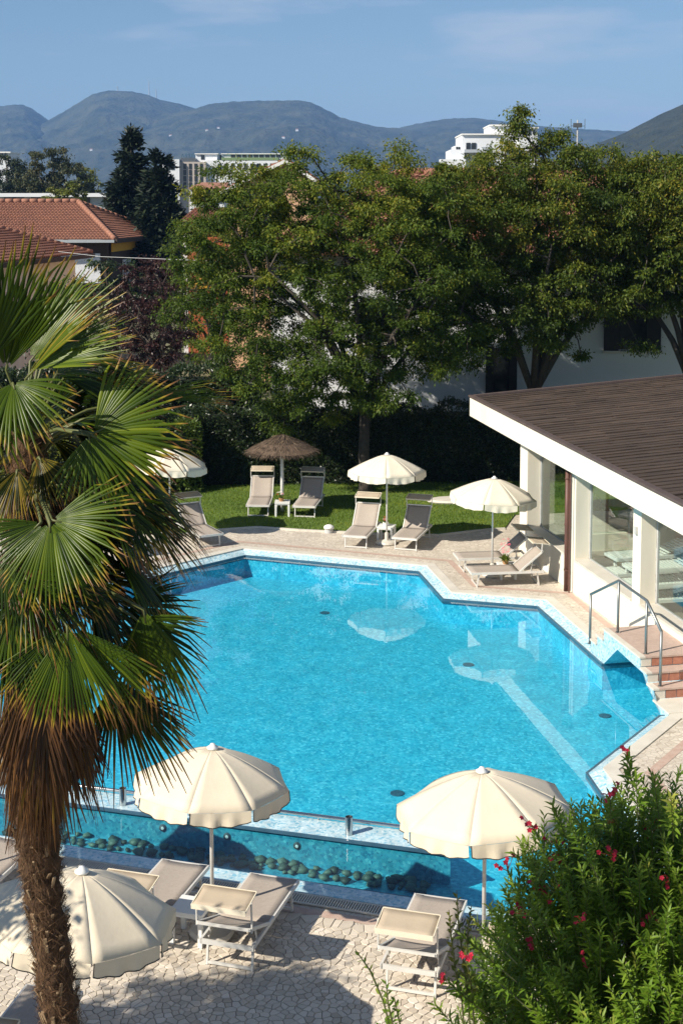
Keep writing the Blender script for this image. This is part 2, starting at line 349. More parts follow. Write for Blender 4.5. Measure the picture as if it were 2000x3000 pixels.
b = MB(); ring(b, POOL, BAND, -.10, -.004); struct('pool_edge', b, MAT['mosaic_light'])
b = MB(); slab_ring(b, offset_poly(POOL, .235), COPE, -.03, .022); struct('pool_coping', b, MAT['coping'])
b = MB(); ring(b, RED0, RED1, .005, .005); struct('paving_band', b, MAT['red_band'])
b = MB(); slab_ring(b, offset_poly(POOL, -.028), offset_poly(POOL, .008), -.20, -.088); struct('pool_lip', b, MAT['trim_dark'])
FLOOR = -.66
b = MB(); fill_holes(b, [offset_poly(POOL, .05)], FLOOR); struct('pool_floor', b, MAT['mosaic_deep'])
b = MB(); ring(b, POOL, POOL, FLOOR - .05, -.10)
b.f = [tuple(reversed(f)) for f in b.f]; struct('pool_wall', b, MAT['mosaic_deep'])
# divider between swimming pool and hydromassage channel
def dv(x, lo): return (21.78 if not lo else 21.18) + (-1.48 / 5.07 if not lo else -1.57 / 5.35) * (x + (3.94 if not lo else 3.79))
DIV = [(-9.2, dv(-9.2, 1)), (1.56, 19.61), (1.13, 20.30), (-9.2, dv(-9.2, 0))]
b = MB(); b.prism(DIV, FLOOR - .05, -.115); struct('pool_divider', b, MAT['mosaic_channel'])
b = MB(); b.prism(DIV, -.113, -.060); struct('divider_top', b, MAT['mosaic_light'])
b = MB(); b.bar((-9, dv(-9, 1) - .02, -.075), (1.57, 19.59, -.075), .05, .035); struct('divider_lip', b, MAT['trim_dark'])
CH = [(-8.95, near_y(-8.95)), (1.75, near_y(1.75)), (1.58, 19.60), (-8.95, dv(-8.95, 1))]
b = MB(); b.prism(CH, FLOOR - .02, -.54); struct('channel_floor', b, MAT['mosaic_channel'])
# water: one sheet, held inside the lip
wt = MB(); fill_holes(wt, [offset_poly(POOL, -.02), ], WL); water_o = struct('water', wt, MAT['water'])
# lawn
LAWN = [(-16, 38.2), (-4.57, 38.69), (-3.32, 39.33), (-2.36, 39.62), (-1.15, 39.25), (0, 39.02), (1.4, 38.75), (2.71, 38.65), (3.41, 39.0), (4.2, 39.35), (4.6, 39.43), (5.1, 41.2), (14, 43), (22, 44), (22, 46.9), (-16, 46.9)]
b = MB(); b.prism(LAWN, .002, .03); lawn = struct('lawn', b, MAT['lawn_soil'])
b = MB()
edge = [(-16, 38.2)] + LAWN[1:11]
for p, q in zip(edge[:-1], edge[1:]): b.bar((p[0], p[1] - .04, .02), (q[0], q[1] - .04, .02), .09, .05)
struct('lawn_kerb', b, MAT['coping'])
def inside(poly, x, y):
    c = False; j = len(poly) - 1
    for i in range(len(poly)):
        xi, yi = poly[i][:2]; xj, yj = poly[j][:2]
        if (yi > y) != (yj > y) and x < (xj - xi) * (y - yi) / (yj - yi) + xi: c = not c
        j = i
    return c
rng = np.random.default_rng(5)
def blades(poly, n, box, h, w, z):
    P = []
    while len(P) < n:
        x = R.uniform(box[0], box[1]); y = R.uniform(box[2], box[3])
        if inside(poly, x, y): P.append((x, y, z))
    P = np.array(P); a = rng.uniform(0, 2 * pi, n); hh = rng.uniform(.6, 1.2, n) * h; lean = rng.uniform(0, .6, n) * h
    dx = np.cos(a); dy = np.sin(a); b2 = rng.uniform(0, 2 * pi, n); ww = rng.uniform(.7, 1.3, n) * w
    A = P + np.stack([np.cos(b2) * ww, np.sin(b2) * ww, np.zeros(n)], 1); B = P - np.stack([np.cos(b2) * ww, np.sin(b2) * ww, np.zeros(n)], 1)
    C = P + np.stack([dx * lean, dy * lean, hh], 1)
    V = np.stack([A, B, C], 1).reshape(-1, 3); F = np.arange(3 * n).reshape(-1, 3)
    # low-frequency tone so that the lawn is patchy
    t = np.clip(.5 + .35 * np.sin(P[:, 0] * 1.7 + np.sin(P[:, 1] * 2.1)) * np.sin(P[:, 1] * 1.3) + rng.normal(0, .2, n), 0, 1)
    return V, F, np.repeat(t, 3)
V, F, t = blades(LAWN, 60000, (-12, 8, 38.3, 46.5), .06, .012, .028)
go = finish('grass', np_mesh('grass', V, F, {'rnd': t}), MAT['grass']); tag(go, 'short sunlit green lawn between the paved deck and the hedge', 'grass', kind='stuff')

# ---------------------------------------------------------------- crazy paving of the near deck: one stone, one piece
def voronoi_cells(pts, gap, bound):
    kd = kdtree.KDTree(len(pts))
    for i, p in enumerate(pts): kd.insert((p[0], p[1], 0), i)
    kd.balance(); out = []
    for i, p in enumerate(pts):
        x, y = p; poly = [(x - bound, y - bound), (x + bound, y - bound), (x + bound, y + bound), (x - bound, y + bound)]
        for (co, j, d) in kd.find_n((x, y, 0), 16)[1:]:
            nx, ny = pts[j][0] - x, pts[j][1] - y; L = sqrt(nx * nx + ny * ny); nx /= L; ny /= L; lim = L / 2 - gap
            new = []; m = len(poly)
            for k in range(m):
                a = poly[k]; c = poly[(k + 1) % m]; da = (a[0] - x) * nx + (a[1] - y) * ny - lim; dc = (c[0] - x) * nx + (c[1] - y) * ny - lim
                if da <= 0: new.append(a)
                if (da < 0) != (dc < 0) and da != dc:
                    s = da / (da - dc); new.append((a[0] + (c[0] - a[0]) * s, a[1] + (c[1] - a[1]) * s))
            poly = new
            if len(poly) < 3: break
        if len(poly) >= 3: out.append((p, poly))
    return out
def edge_y(x): return near_y(x) - 1.18
pts = []; grid = {}
def try_pt(x, y, r):
    gx, gy = int(x / .1), int(y / .1)
    for i in range(gx - 3, gx + 4):
        for j in range(gy - 3, gy + 4):
            for q in grid.get((i, j), ()):
                if (q[0] - x) ** 2 + (q[1] - y) ** 2 < r * r: return
    pts.append((x, y)); grid.setdefault((gx, gy), []).append((x, y))
for k in range(30000):
    x = R.uniform(-6.2, 4.4); y = R.uniform(14.2, 20.4)
    if y > edge_y(x) - .05: continue
    try_pt(x, y, R.choice([.055, .068, .082, .108]))
cells = voronoi_cells(pts, .0042, .16)
mort = MB(); mort.add([(-6.3, 14.1, .004), (4.5, 14.1, .004), (4.5, edge_y(4.5), .004), (-6.3, edge_y(-6.3), .004)], [(0, 1, 2, 3)])
struct('mortar_bed', mort, MAT['mortar'])
def area(p): return abs(sum(p[i - 1][0] * p[i][1] - p[i][0] * p[i - 1][1] for i in range(len(p)))) / 2
def stone_geo(poly, c, z):
    top = [(c[0] + (p[0] - c[0]) * .93, c[1] + (p[1] - c[1]) * .93, z) for p in poly]; n = len(poly)
    mid = [(p[0], p[1], z - .005) for p in poly]; bot = [(p[0], p[1], .0045) for p in poly]
    f = [tuple(range(n))] + [(n + i, n + (i + 1) % n, (i + 1) % n, i) for i in range(n)] + [(2 * n + i, 2 * n + (i + 1) % n, n + (i + 1) % n, n + i) for i in range(n)]
    return top + mid + bot, f
vis = []
for c, poly in cells:
    if area(poly) < .0012: continue
    sx = 1000 + c[0] / c[1] * FPX; seen = (15.75 < c[1] < 18.6) and 120 < sx < 1330
    vis.append((seen, area(poly) / c[1] ** 2, c, poly))
vis.sort(key=lambda q: (q[0], q[1]), reverse=True)
rest = MB(); rest_t = []
for k, (s_, a_, c, poly) in enumerate(vis):
    v, f = stone_geo(poly, c, R.uniform(.013, .019))
    if k < 300:
        MB().add([(p[0] - c[0], p[1] - c[1], p[2]) for p in v], f).build('paving_stone', MAT['stone'], deck_o).location = (c[0], c[1], 0)
    else: rest.add(v, f); rest_t += [min(1, max(0, R.gauss(.55, .24)))] * len(v)
ro = rest.build('paving_stones', MAT['stone_mix'], deck_o); at_ = ro.data.attributes.new('rnd', 'FLOAT', 'POINT'); at_.data.foreach_set('value', rest_t); ro['kind'] = 'stuff'
# gutter grating along the near edge: bars across a dark channel
b = MB(); x = -8.8
u = Vector((1, NS, 0)).normalized(); nrm = Vector((u.y, -u.x, 0))
gt = MB(); gt.bar(Vector((-9, near_y(-9), 0.0085)) + nrm * .66, Vector((4.7, near_y(4.7), .0085)) + nrm * .66, .24, .006)
struct('gutter', gt, MAT['shutter_black'])
p = Vector((-8.8, near_y(-8.8), .02)) + nrm * .66
while p.x < 4.3:
    b.bar(p - nrm * .11, p + nrm * .11, .018, .018); p += u * .036
for s in (-.115, .115): b.bar(Vector((-8.9, near_y(-8.9), .02)) + nrm * (.66 + s), Vector((4.5, near_y(4.5), .02)) + nrm * (.66 + s), .022, .02)
tag(struct('gutter_grating', b, MAT['coping']), kind='stuff', label='pale slotted overflow grating between the water channel and the stone deck', cat='grating')

es = MB(); es.bar(Vector((-9, near_y(-9), .027)) + nrm * .37, Vector((4.6, near_y(4.6), .027)) + nrm * .37, .30, .008); struct('near_edge_mosaic', es, MAT['mosaic_light'])
# channel stones, lights, drains, tube
def rock(rng_, r):
    bm = bmesh.new(); bmesh.ops.create_icosphere(bm, subdivisions=1, radius=1)
    o = rng_.random() * 50
    for v in bm.verts:
        n = 1 + .55 * mnoise.noise(v.co * 1.3 + Vector((o, o, o))); v.co = Vector((v.co.x * r * n, v.co.y * r * n * .8, v.co.z * r * n * .5))
    me = bpy.data.meshes.new('boulder'); bm.to_mesh(me); bm.free(); return me
rocks = [rock(R, .082) for _ in range(6)]
for me in rocks:
    me.materials.append(MAT['rock'])
    for f in me.polygons: f.use_smooth = True
n = 0; x = -5.2
while x < 1.2:
    for row in range(3):
        yy = dv(x, 1) - .10 - row * .13 + R.uniform(-.03, .03); s = R.uniform(.55, 1.4)
        if R.random() < .12: continue
        o = bpy.data.objects.new('boulder', R.choice(rocks)); col.objects.link(o); o.location = (x + R.uniform(-.04, .04), yy, -.535 + .03 * s); o.scale = (s, s, s); o.rotation_euler = (0, 0, R.uniform(0, 6))
        tag(o, 'smooth greenish boulder on the channel bed at the foot of the divider', 'boulder', 'boulders lying in the water channel'); n += 1
    x += .155
for k, px in enumerate((472, 666, 874)):
    X = (-2.72, -1.72, -.66)[k]; y = dv(X, 1); e = empty('underwater_light', (X, y - .015, -.25), 0, ('round underwater light in the channel wall by the left steel cylinder', 'round underwater light in the channel wall beside the left parasol pole', 'round underwater light in the channel wall beyond the lounger foot')[k], 'light', 'lights in the channel wall')
    MB().lathe([(.055, -.01), (.055, .01), (.03, .02), (.0, .02)], seg=14).build('bezel', MAT['dark_steel'], e).rotation_euler = (pi / 2, 0, 0)
    MB().lathe([(.025, .018), (.022, .03), (0, .032)], seg=10).build('lens', MAT['plastic'], e).rotation_euler = (pi / 2, 0, 0)
for lab, q in (('dark round drain on the pool floor near the far edge', (951, 1796)), ('dark round drain on the pool floor near the steps', (1771, 2098)), ('dark round drain on the pool floor near the divider', (1163, 2325)), ('dark round drain on the pool floor in front of the far right parasol', (1371, 1948))):
    c = gp(q[0], q[1], FLOOR); d = MB().lathe([(.12, .0), (.12, .012), (.10, .016), (0, .016)], seg=20).build('pool_drain', MAT['trim_dark'], None); d.location = (c.x, c.y, FLOOR + .001); tag(d, lab, 'drain', 'drains on the pool floor')
# steel tube on the divider, and cylinders
t = empty('steel_rail', (-1.5, dv(-1.5, 0), -.06), 0, 'low stainless steel tube running along the pool divider', 'rail')
MB().tube([(-9, dv(-9, 0) - .03, .0), (1.1, 20.28, .0)], .028, 10).build('tube', MAT['steel'], t, True, True)
for X in (-7.5, -5.6, -4.0, -2.3, -.35, .9): MB().tube([(X, dv(X, 0) - .03, -.062), (X, dv(X, 0) - .03, -.02)], .014, 8).build('bracket', MAT['steel'], t, True)
for lab, X in (('upright steel cylinder on the divider beside the palm skirt', -3.38), ('upright steel cylinder on the divider between the two near parasols', .11)):
    y = dv(X, 1) + .18; c = empty('overflow_cylinder', (X, y, -.06), 0, lab, 'cylinder', 'steel cylinders on the pool divider')
    MB().lathe([(.056, 0), (.056, .27), (.049, .27), (.049, .24), (0, .24)], seg=20).build('body', MAT['steel'], c, smooth=False)
    MB().lathe([(.0485, .241), (.044, .255), (0, .256)], seg=16).build('cap', MAT['shutter_black'], c)

# ---------------------------------------------------------------- bridge over the swim-through, steps, handrail
br = empty('pool_bridge', (6.1, 26.6, 0), 0, 'small stepped footbridge over the swim-through with red tiled steps', 'bridge')
a_ = Vector((.20, -.98, 0)).normalized(); b_ = Vector((.98, .20, 0))
def bp(s, w, z): return Vector((5.27, 28.20, 0)) + a_ * s + b_ * w + Vector((0, 0, z))
S0, S1 = .0, 3.05           # springing to springing; landing between .62 and 2.05
TOPZ = .60; Wd = 1.55
def profile(): return [(-.55, .0), (-.55, .17), (-.2, .17), (-.2, .37), (.15, .37), (.15, TOPZ), (1.95, TOPZ), (1.95, .40), (2.27, .40), (2.27, .20), (2.6, .20), (2.6, 0), (3.22, 0), (3.22, -.5)]
arch = [(2.95, -.5), (2.9, -.14), (2.1, .36), (.85, .42), (.10, -.14), (.05, -.5), (-.55, -.5)]
prof = profile()
def side(mb, w0, w1, pr):
    n = len(pr); vs = [bp(s, w0, z) for s, z in pr] + [bp(s, w1, z) for s, z in pr]
    tri = tessellate_polygon([[Vector((s, z, 0)) for s, z in pr]])
    fs = [tuple(t) for t in tri] + [tuple(n + i for i in reversed(t)) for t in tri] + [(i, (i + 1) % n, n + (i + 1) % n, n + i) for i in range(n)]
    mb.add(vs, fs)
body = MB(); side(body, 0, Wd, prof + arch)
bb = body.build('body', MAT['mosaic_light'], br, True)
bmx = bmesh.new(); bmx.from_mesh(bb.data); bmesh.ops.recalc_face_normals(bmx, faces=bmx.faces[:]); bmx.to_mesh(bb.data); bmx.free()
for (s0, s1, z) in ((.12, 1.98, TOPZ), (1.98, 2.30, .40), (2.30, 2.63, .20), (-.23, .12, .37), (-.57, -.23, .17)):
    m = MB(); vs = [bp(s, w, zz) for zz in (z + .002, z + .035) for s, w in ((s0, .10), (s1, .10), (s1, Wd), (s0, Wd))]
    m.add(vs, [(0, 3, 2, 1), (4, 5, 6, 7), (0, 1, 5, 4), (1, 2, 6, 5), (2, 3, 7, 6), (3, 0, 4, 7)]); m.build('tread', MAT['tile_pave'], br, True)
    m = MB(); vs = [bp(s, w, zz) for zz in (z + .002, z + .037) for s, w in ((s0, -.02), (s1, -.02), (s1, .098), (s0, .098))]
    m.add(vs, [(0, 3, 2, 1), (4, 5, 6, 7), (0, 1, 5, 4), (1, 2, 6, 5), (2, 3, 7, 6), (3, 0, 4, 7)]); m.build('edge_stone', MAT['coping'], br, True)
for s, z0, z1 in ((1.952, .44, .598), (2.272, .24, .398), (2.602, .0, .198)):
    w = .02
    while w < Wd - .1:
        ww = .20; m = MB(); vs = [bp(ss, wv, zz) for zz in (z0 + .004, z1 - .002) for ss, wv in ((s, w), (s + .014, w), (s + .014, w + ww), (s, w + ww))]
        m.add(vs, [(0, 3, 2, 1), (4, 5, 6, 7), (0, 1, 5, 4), (1, 2, 6, 5), (2, 3, 7, 6), (3, 0, 4, 7)]); m.build('riser_tile', MAT['tile_red'] if w > .2 else MAT['coping'], br, True); w += .215
m = MB(); vs = [bp(s, w, zz) for zz in (.002, .034) for s, w in ((2.618, -.03), (3.34, -.03), (3.34, Wd), (2.618, Wd))]; m.add(vs, [(0, 3, 2, 1), (4, 5, 6, 7), (0, 1, 5, 4), (1, 2, 6, 5), (2, 3, 7, 6), (3, 0, 4, 7)]); m.build('edge_stone', MAT['coping'], br, True)
hr = empty('handrail', (5.6, 27, 0), 0, 'bent stainless steel handrail on the footbridge beside the pool', 'handrail')
posts = [(bp(-.85, .10, .0), 1.06), (bp(.45, .17, TOPZ + .035), 1.06), (bp(1.82, .17, TOPZ + .035), 1.04), (bp(2.50, .17, .235), 1.05)]
tops = []
for p, h in posts:
    MB().tube([p, p + Vector((0, 0, h))], .027, 10).build('post', MAT['rail_steel'], hr, True, True); tops.append(p + Vector((0, 0, h)))
    MB().lathe([(.05, 0), (.05, .012), (.03, .016), (0, .016)], c=p, seg=12).build('foot_plate', MAT['steel'], hr, True)
MB().tube(tops, .029, 10).build('rail', MAT['rail_steel'], hr, True, True)

# ---------------------------------------------------------------- pavilion
pa = empty('pool_pavilion', (4.68, 36.8, 0), 0, 'low cream pavilion with glass walls and an overhanging brown roof', 'building')
def pv(s, w, z): return Vector((4.68, 36.8, 0)) + a_ * s + b_ * w + Vector((0, 0, z))
def pbox(mb, s0, s1, w0, w1, z0, z1):
    vs = [pv(s, w, z) for z in (z0, z1) for s, w in ((s0, w0), (s1, w0), (s1, w1), (s0, w1))]
    mb.add(vs, [(0, 3, 2, 1), (4, 5, 6, 7), (0, 1, 5, 4), (1, 2, 6, 5), (2, 3, 7, 6), (3, 0, 4, 7)]); return mb
PIL = [(0, .60), (3.68, 4.05), (7.40, 7.82), (11.1, 11.5), (14.8, 15.2)]
for s0, s1 in PIL: pbox(MB(), s0, s1, 0, .34, .0, 3.05).build('pillar', MAT['white_wall'], pa, True)
for k in range(4):
    s0 = PIL[k][1] + .002; s1 = PIL[k + 1][0] - .002
    zz = .78 if k < 3 else .2
    pbox(MB(), s0, s1, .0, .34, .0, zz).build('low_wall', MAT['white_wall'], pa, True)
    pbox(MB(), s0, s1, -.035, .33, zz + .002, zz + .05).build('sill', MAT['coping'], pa, True)
    f = pbox(MB(), s0, s1, .345, .395, 2.95, 3.04); pbox(f, s0, s0 + .05, .345, .395, zz, 2.95); pbox(f, s1 - .05, s1, .345, .395, zz, 2.95); pbox(f, s0, s1, .345, .395, zz, zz + .06)
    fo = f.build('window_frame', MAT['lamp_grey'], pa, True)
    pbox(MB(), s0 + .052, s1 - .052, .366, .376, zz + .062, 2.948).build('pane', MAT['glass'], fo, True)
# end wall (towards the lawn), back walls, interior floor
for w0, w1 in ((.34, .7), (3.6, 4.0), (7.2, 7.6), (9.6, 10)): pbox(MB(), 0.002, .34, w0 + .002, w1, 0, 3.05).build('pillar', MAT['white_wall'], pa, True)
for w0, w1 in ((.702, 3.598), (4.002, 7.198)):
    pbox(MB(), .1, .3, w0, w1, .0, .45).build('low_wall', MAT['white_wall'], pa, True)
    pbox(MB(), .19, .20, w0, w1, .45, 3.04).build('pane', MAT['glass'], pa, True)
pbox(MB(), .3, 15.2, 10, 10.2, 0, 3.05).build('wall', MAT['white_wall'], pa, True)
fl = MB(); base = [pv(s, w, 0) for s, w in ((.34, .40), (7.8, .40), (7.8, 10), (.34, 10))]; fill_holes(fl, [[(p.x, p.y) for p in base]], .006); fl.build('floor', MAT['floor_in'], pa, True)
pbox(MB(), 4.5, 4.8, 3.4, 3.7, .007, 3.05).build('column', MAT['white_wall'], pa, True)
pbox(MB(), 8.0, 8.3, 3.4, 3.7, .007, 3.05).build('column', MAT['white_wall'], pa, True)
# roof
e0 = Vector((3.69, 40.6, 0)); ea = Vector((.179, -.984, 0)).normalized(); eb = Vector((.984, .179, 0)).normalized()
def rv(s, w, z): return e0 + ea * s + eb * w + Vector((0, 0, z))
RISE = .072; RL, RW = 20., 12.
def rbox(mb, s0, s1, w0, w1, z0, z1, slope=False):
    k = RISE if slope else 0
    vs = [rv(s, w, z + k * w) for z in (z0, z1) for s, w in ((s0, w0), (s1, w0), (s1, w1), (s0, w1))]
    mb.add(vs, [(0, 3, 2, 1), (4, 5, 6, 7), (0, 1, 5, 4), (1, 2, 6, 5), (2, 3, 7, 6), (3, 0, 4, 7)]); return mb
rf = rbox(MB(), .06, RL, .06, RW, 3.10, 3.585, True).build('roof', MAT['roof_bitumen'], pa, True)
rbox(MB(), .06, RL, .06, RW, 3.06, 3.098).build('soffit', MAT['white_wall'], pa, True)
rbox(MB(), 0, RL, 0, .058, 3.05, 3.575).build('fascia', MAT['white_wall'], pa, True)
vs = [rv(0, w, z) for w, z in ((.06, 3.05), (.06, 3.58), (RW, 3.05), (RW, 3.58 + RISE * RW))] + [rv(.058, w, z) for w, z in ((.06, 3.05), (.06, 3.58), (RW, 3.05), (RW, 3.58 + RISE * RW))]
MB().add(vs, [(0, 1, 3, 2), (4, 6, 7, 5), (1, 5, 7, 3), (0, 2, 6, 4), (0, 4, 5, 1), (2, 3, 7, 6)]).build('fascia', MAT['white_wall'], pa, True)
rbox(MB(), -.03, RL, -.035, .12, 3.60, 3.655).build('roof_trim', MAT['roof_trim'], rf, True)
rbox(MB(), -.03, .13, .12, RW, 3.60, 3.655, True).build('roof_trim', MAT['roof_trim'], rf, True)
cnt = 0; left = MB(); s = .14; course = .30
while s < 14:
    w = .14 - R.uniform(0, .5)
    while w < 11.5:
        L = R.uniform(.8, 1.25); w0 = max(w, .135); z = 3.587 + R.uniform(0, .012); th = R.uniform(.014, .030)
        m = MB() if cnt < 300 else left
        vs = [rv(ss, ww, z + dz + RISE * ww) for ss, ww, dz in ((s, w0, .0), (s + course + R.uniform(.0, .05), w0, th), (s + course + R.uniform(.0, .05), w0 + L - .012, th), (s, w0 + L - .012, .0))]
        vs2 = [v - Vector((0, 0, .03)) for v in vs]
        m.add(vs2 + vs, [(4, 5, 6, 7), (0, 1, 5, 4), (1, 2, 6, 5), (2, 3, 7, 6), (3, 0, 4, 7)])
        if cnt < 300: m.build('roof_sheet', MAT['roof_bitumen'], rf, True)
        cnt += 1; w = w0 + L
    s += course
if left.v: left.build('roof_sheets', MAT['roof_bitumen'], rf, True)['kind'] = 'stuff'
p = pv(3.78, -.11, 0)
dpipe = MB().tube([p, p + Vector((0, 0, 3.05))], .055, 12).build('downpipe', MAT['brown_paint'], pa, True, True)
q = pv(3.95, -.10, 0); MB().tube([q, q + Vector((0, 0, 3.05))], .018, 8).build('conduit', MAT['brown_paint'], pa, True)
for z in (.5, 1.6, 2.7): MB().lathe([(.066, 0), (.066, .03), (.05, .03)], c=p + Vector((0, 0, z)), seg=12).build('pipe_clip', MAT['brown_paint'], dpipe, True)
q = pv(7.6, -.03, 2.35); MB().box(q, (.05, .10, .16), rz=.2).build('wall_lamp', MAT['lamp_grey'], pa, True)
# white plastic loungers inside, behind the second window
def plastic_lounger(loc, rz, lab):
    e = empty('plastic_lounger', loc, rz, lab, 'lounger', 'white plastic loungers inside the pavilion')
    fr = MB()
    for sx in (-.32, .32): fr.bar((sx, 0, .30), (sx, 1.9, .30), .05, .07)
    fr.bar((-.32, 0, .30), (.32, 0, .30), .05, .07); fr.bar((-.32, 1.9, .30), (.32, 1.9, .30), .05, .07); fr.build('frame', MAT['plastic'], e)
    for sx in (-.3, .3):
        for y in (.25, 1.6): MB().bar((sx, y, 0), (sx, y, .30), .06, .06).build('leg', MAT['plastic'], e)
    for k in range(22):
        y = .06 + k * .085; z = .335 + max(0, y - 1.2) * .35
        MB().box((0, y, z), (.58, .06, .018)).build('slat', MAT['plastic'], e)
for k, nm in enumerate(('bottom', 'middle', 'top')):
    plastic_lounger(pv(4.75, .62, .012 + .36 * k), -1.30, 'white slatted plastic lounger behind the second window, %s of the far stack' % nm)
    plastic_lounger(pv(5.75, .62, .012 + .36 * k), -1.36, 'white slatted plastic lounger behind the second window, %s of the near stack' % nm)
# ================================================================ far things: hills, hotels, houses
def hill(name, prof, Y0, Y1, mat, seed, amp, zb=-6, rows=80, step=5):
    xs = np.arange(prof[0][0], prof[-1][0] + 1, step); ys = np.interp(xs, [p[0] for p in prof], [p[1] for p in prof])
    V = []; nx = len(xs)
    for r in range(rows):
        f = r / (rows - 1); Y = Y0 + (Y1 - Y0) * f
        for i, (px, py) in enumerate(zip(xs, ys)):
            top = yp(px, py, Y1).z; X = (px - 1000) / FPX * Y * 1.005
            n = mnoise.fractal(Vector((X / 420 + seed, Y / 420, seed)), .8, 2.1, 6)
            prf = f ** 1.25
            z = zb + (top - zb) * prf + amp * n * sin(pi * min(1, f)) * (.5 + .5 * f)
            z += (9. * mnoise.noise(Vector((X / 55, Y / 70, seed))) + 6. * mnoise.noise(Vector((X / 22, Y / 28, seed)))) * min(1, (1 - f) * 6) * max(.8, Y1 / 4500)
            if r == rows - 1: z = top + 2.2 * mnoise.noise(Vector((X / 18, 3, seed))) * (Y1 / 4500)
            V.append((X, Y, z))
    F = [(r * nx + i, r * nx + i + 1, (r + 1) * nx + i + 1, (r + 1) * nx + i) for r in range(rows - 1) for i in range(nx - 1)]
    # back slope so that the hill is solid from elsewhere
    k = len(V)
    for i in range(nx): v = V[(rows - 1) * nx + i]; V.append((v[0] * 1.25, v[1] * 1.3, zb))
    F += [((rows - 1) * nx + i, (rows - 1) * nx + i + 1, k + i + 1, k + i) for i in range(nx - 1)]
    o = MB().add(V, F).build(name, mat, None, smooth=True); o['kind'] = 'structure'; return o
M('hill_wood', (.016, .024, .012), (.070, .072, .038), rough=1., scale=.012, detail=10, contrast=(.35, .65), bump=.9, bscale=.06)
M('hill_near', (.012, .018, .009), (.042, .046, .022), rough=1., scale=.03, detail=10, bump=1., bscale=.12)
for nm in ('hill_wood', 'hill_near'):
    for n_ in MAT[nm].node_tree.nodes:
        if n_.type == 'BUMP': n_.inputs['Distance'].default_value = 12
P1 = [(-500, 420), (-200, 360), (-60, 325), (0, 313), (50, 307), (85, 307), (112, 320), (155, 352), (200, 380), (300, 420), (400, 450), (600, 480)]
P2 = [(-100, 480), (60, 410), (155, 353), (230, 309), (285, 275), (330, 265), (400, 268), (450, 280), (480, 293), (530, 303), (580, 318), (640, 345), (720, 380), (900, 430), (1100, 480)]
P3 = [(300, 420), (480, 340), (580, 317), (620, 305), (680, 298), (760, 295), (880, 294), (910, 299), (960, 323), (1000, 345), (1100, 371), (1165, 376), (1300, 400), (1500, 440)]
P4 = [(900, 420), (1100, 378), (1165, 374), (1230, 360), (1300, 348), (1380, 345), (1465, 355), (1580, 370), (1700, 378), (1800, 384), (2000, 392), (2400, 410)]
P5 = [(1640, 460), (1740, 420), (1820, 388), (1870, 360), (1940, 325), (2000, 298), (2100, 262), (2300, 230), (2600, 260), (2900, 420)]
HILLS = [hill('hill', P1, 3000, 4800, MAT['hill_wood'], 1, 60), hill('hill', P2, 2800, 4600, MAT['hill_wood'], 5, 60), hill('hill', P3, 2500, 4200, MAT['hill_wood'], 9, 50),
         hill('hill', P4, 2500, 4700, MAT['hill_wood'], 13, 45)]; hill('hill', P5, 900, 1750, MAT['hill_near'], 21, 25, step=4)
for lab, px, py, h in (('tallest thin radio mast on the highest hill', 437, 271, 40), ('short radio mast left on the hilltop', 345, 266, 15), ('short radio mast right of the tallest on the hill', 458, 283, 25)):
    p = yp(px, py, 4600); e = empty('radio_mast', p, 0, lab, 'mast', 'masts on the hill'); MB().tube([(0, 0, -8), (0, 0, h)], [2.0, .9], 6).build('pole', MAT['grey_wall'], e)
    MB().box((0, 0, h * .7), (4.5, 4.5, 2.5)).build('antenna', MAT['grey_wall'], e)
from mathutils.bvhtree import BVHTree
HT = [BVHTree.FromPolygons([v.co for v in h.data.vertices], [tuple(f.vertices) for f in h.data.polygons]) for h in HILLS]
for k, (px, py) in enumerate([(640, 376), (606, 383), (830, 404), (500, 398), (268, 440), (870, 382)]):
    hits = [h for h in (T_.ray_cast(Vector((0, 0, CAM_H)), _ray(px, py).normalized())[0] for T_ in HT) if h is not None]
    if not hits: continue
    p = min(hits, key=lambda v: v.y); e = empty('hill_house', p, 0, ('tiny white house on the hillside', ) [0] + ', ' + ('in the pair below the saddle, right', 'in the pair below the saddle, left', 'alone below the long ridge', 'alone low beside the tall conifer', 'alone near the left foot', 'upper one below the ridge', 'right one below the ridge', 'beyond the tree tops', 'between the saddle and the hotel', 'lowest at the hill foot')[k], 'house', 'houses on the hillside')
    MB().box((0, 0, 0), (7, 6, 5)).build('wall', MAT['render_white'], e); MB().add([(-4, -3.5, 2.5), (4, -3.5, 2.5), (4, 3.5, 2.5), (-4, 3.5, 2.5), (-3, 0, 4), (3, 0, 4)], [(0, 1, 5, 4), (2, 3, 4, 5), (1, 2, 5), (3, 0, 4)]).build('roof', MAT['terracotta_pale'], e)

def wbox(e, name, x0, x1, y0, y1, z0, z1, mat, parent=None):
    return MB().box(((x0 + x1) / 2, (y0 + y1) / 2, (z0 + z1) / 2), (x1 - x0, y1 - y0, z1 - z0)).build(name, mat, parent or e, True)
def win(e, x, z, w, h, y, mat='window_dark', frame=True):
    o = MB().box((x, y - .06, z), (w, .16, h)).build('window', MAT[mat], e, True)
    return o
def PX(px, Y): return (px - 1000) / FPX * Y * 1.0045
def PZ(py, Y): return CAM_H - (py - HORIZON) / FPX * Y
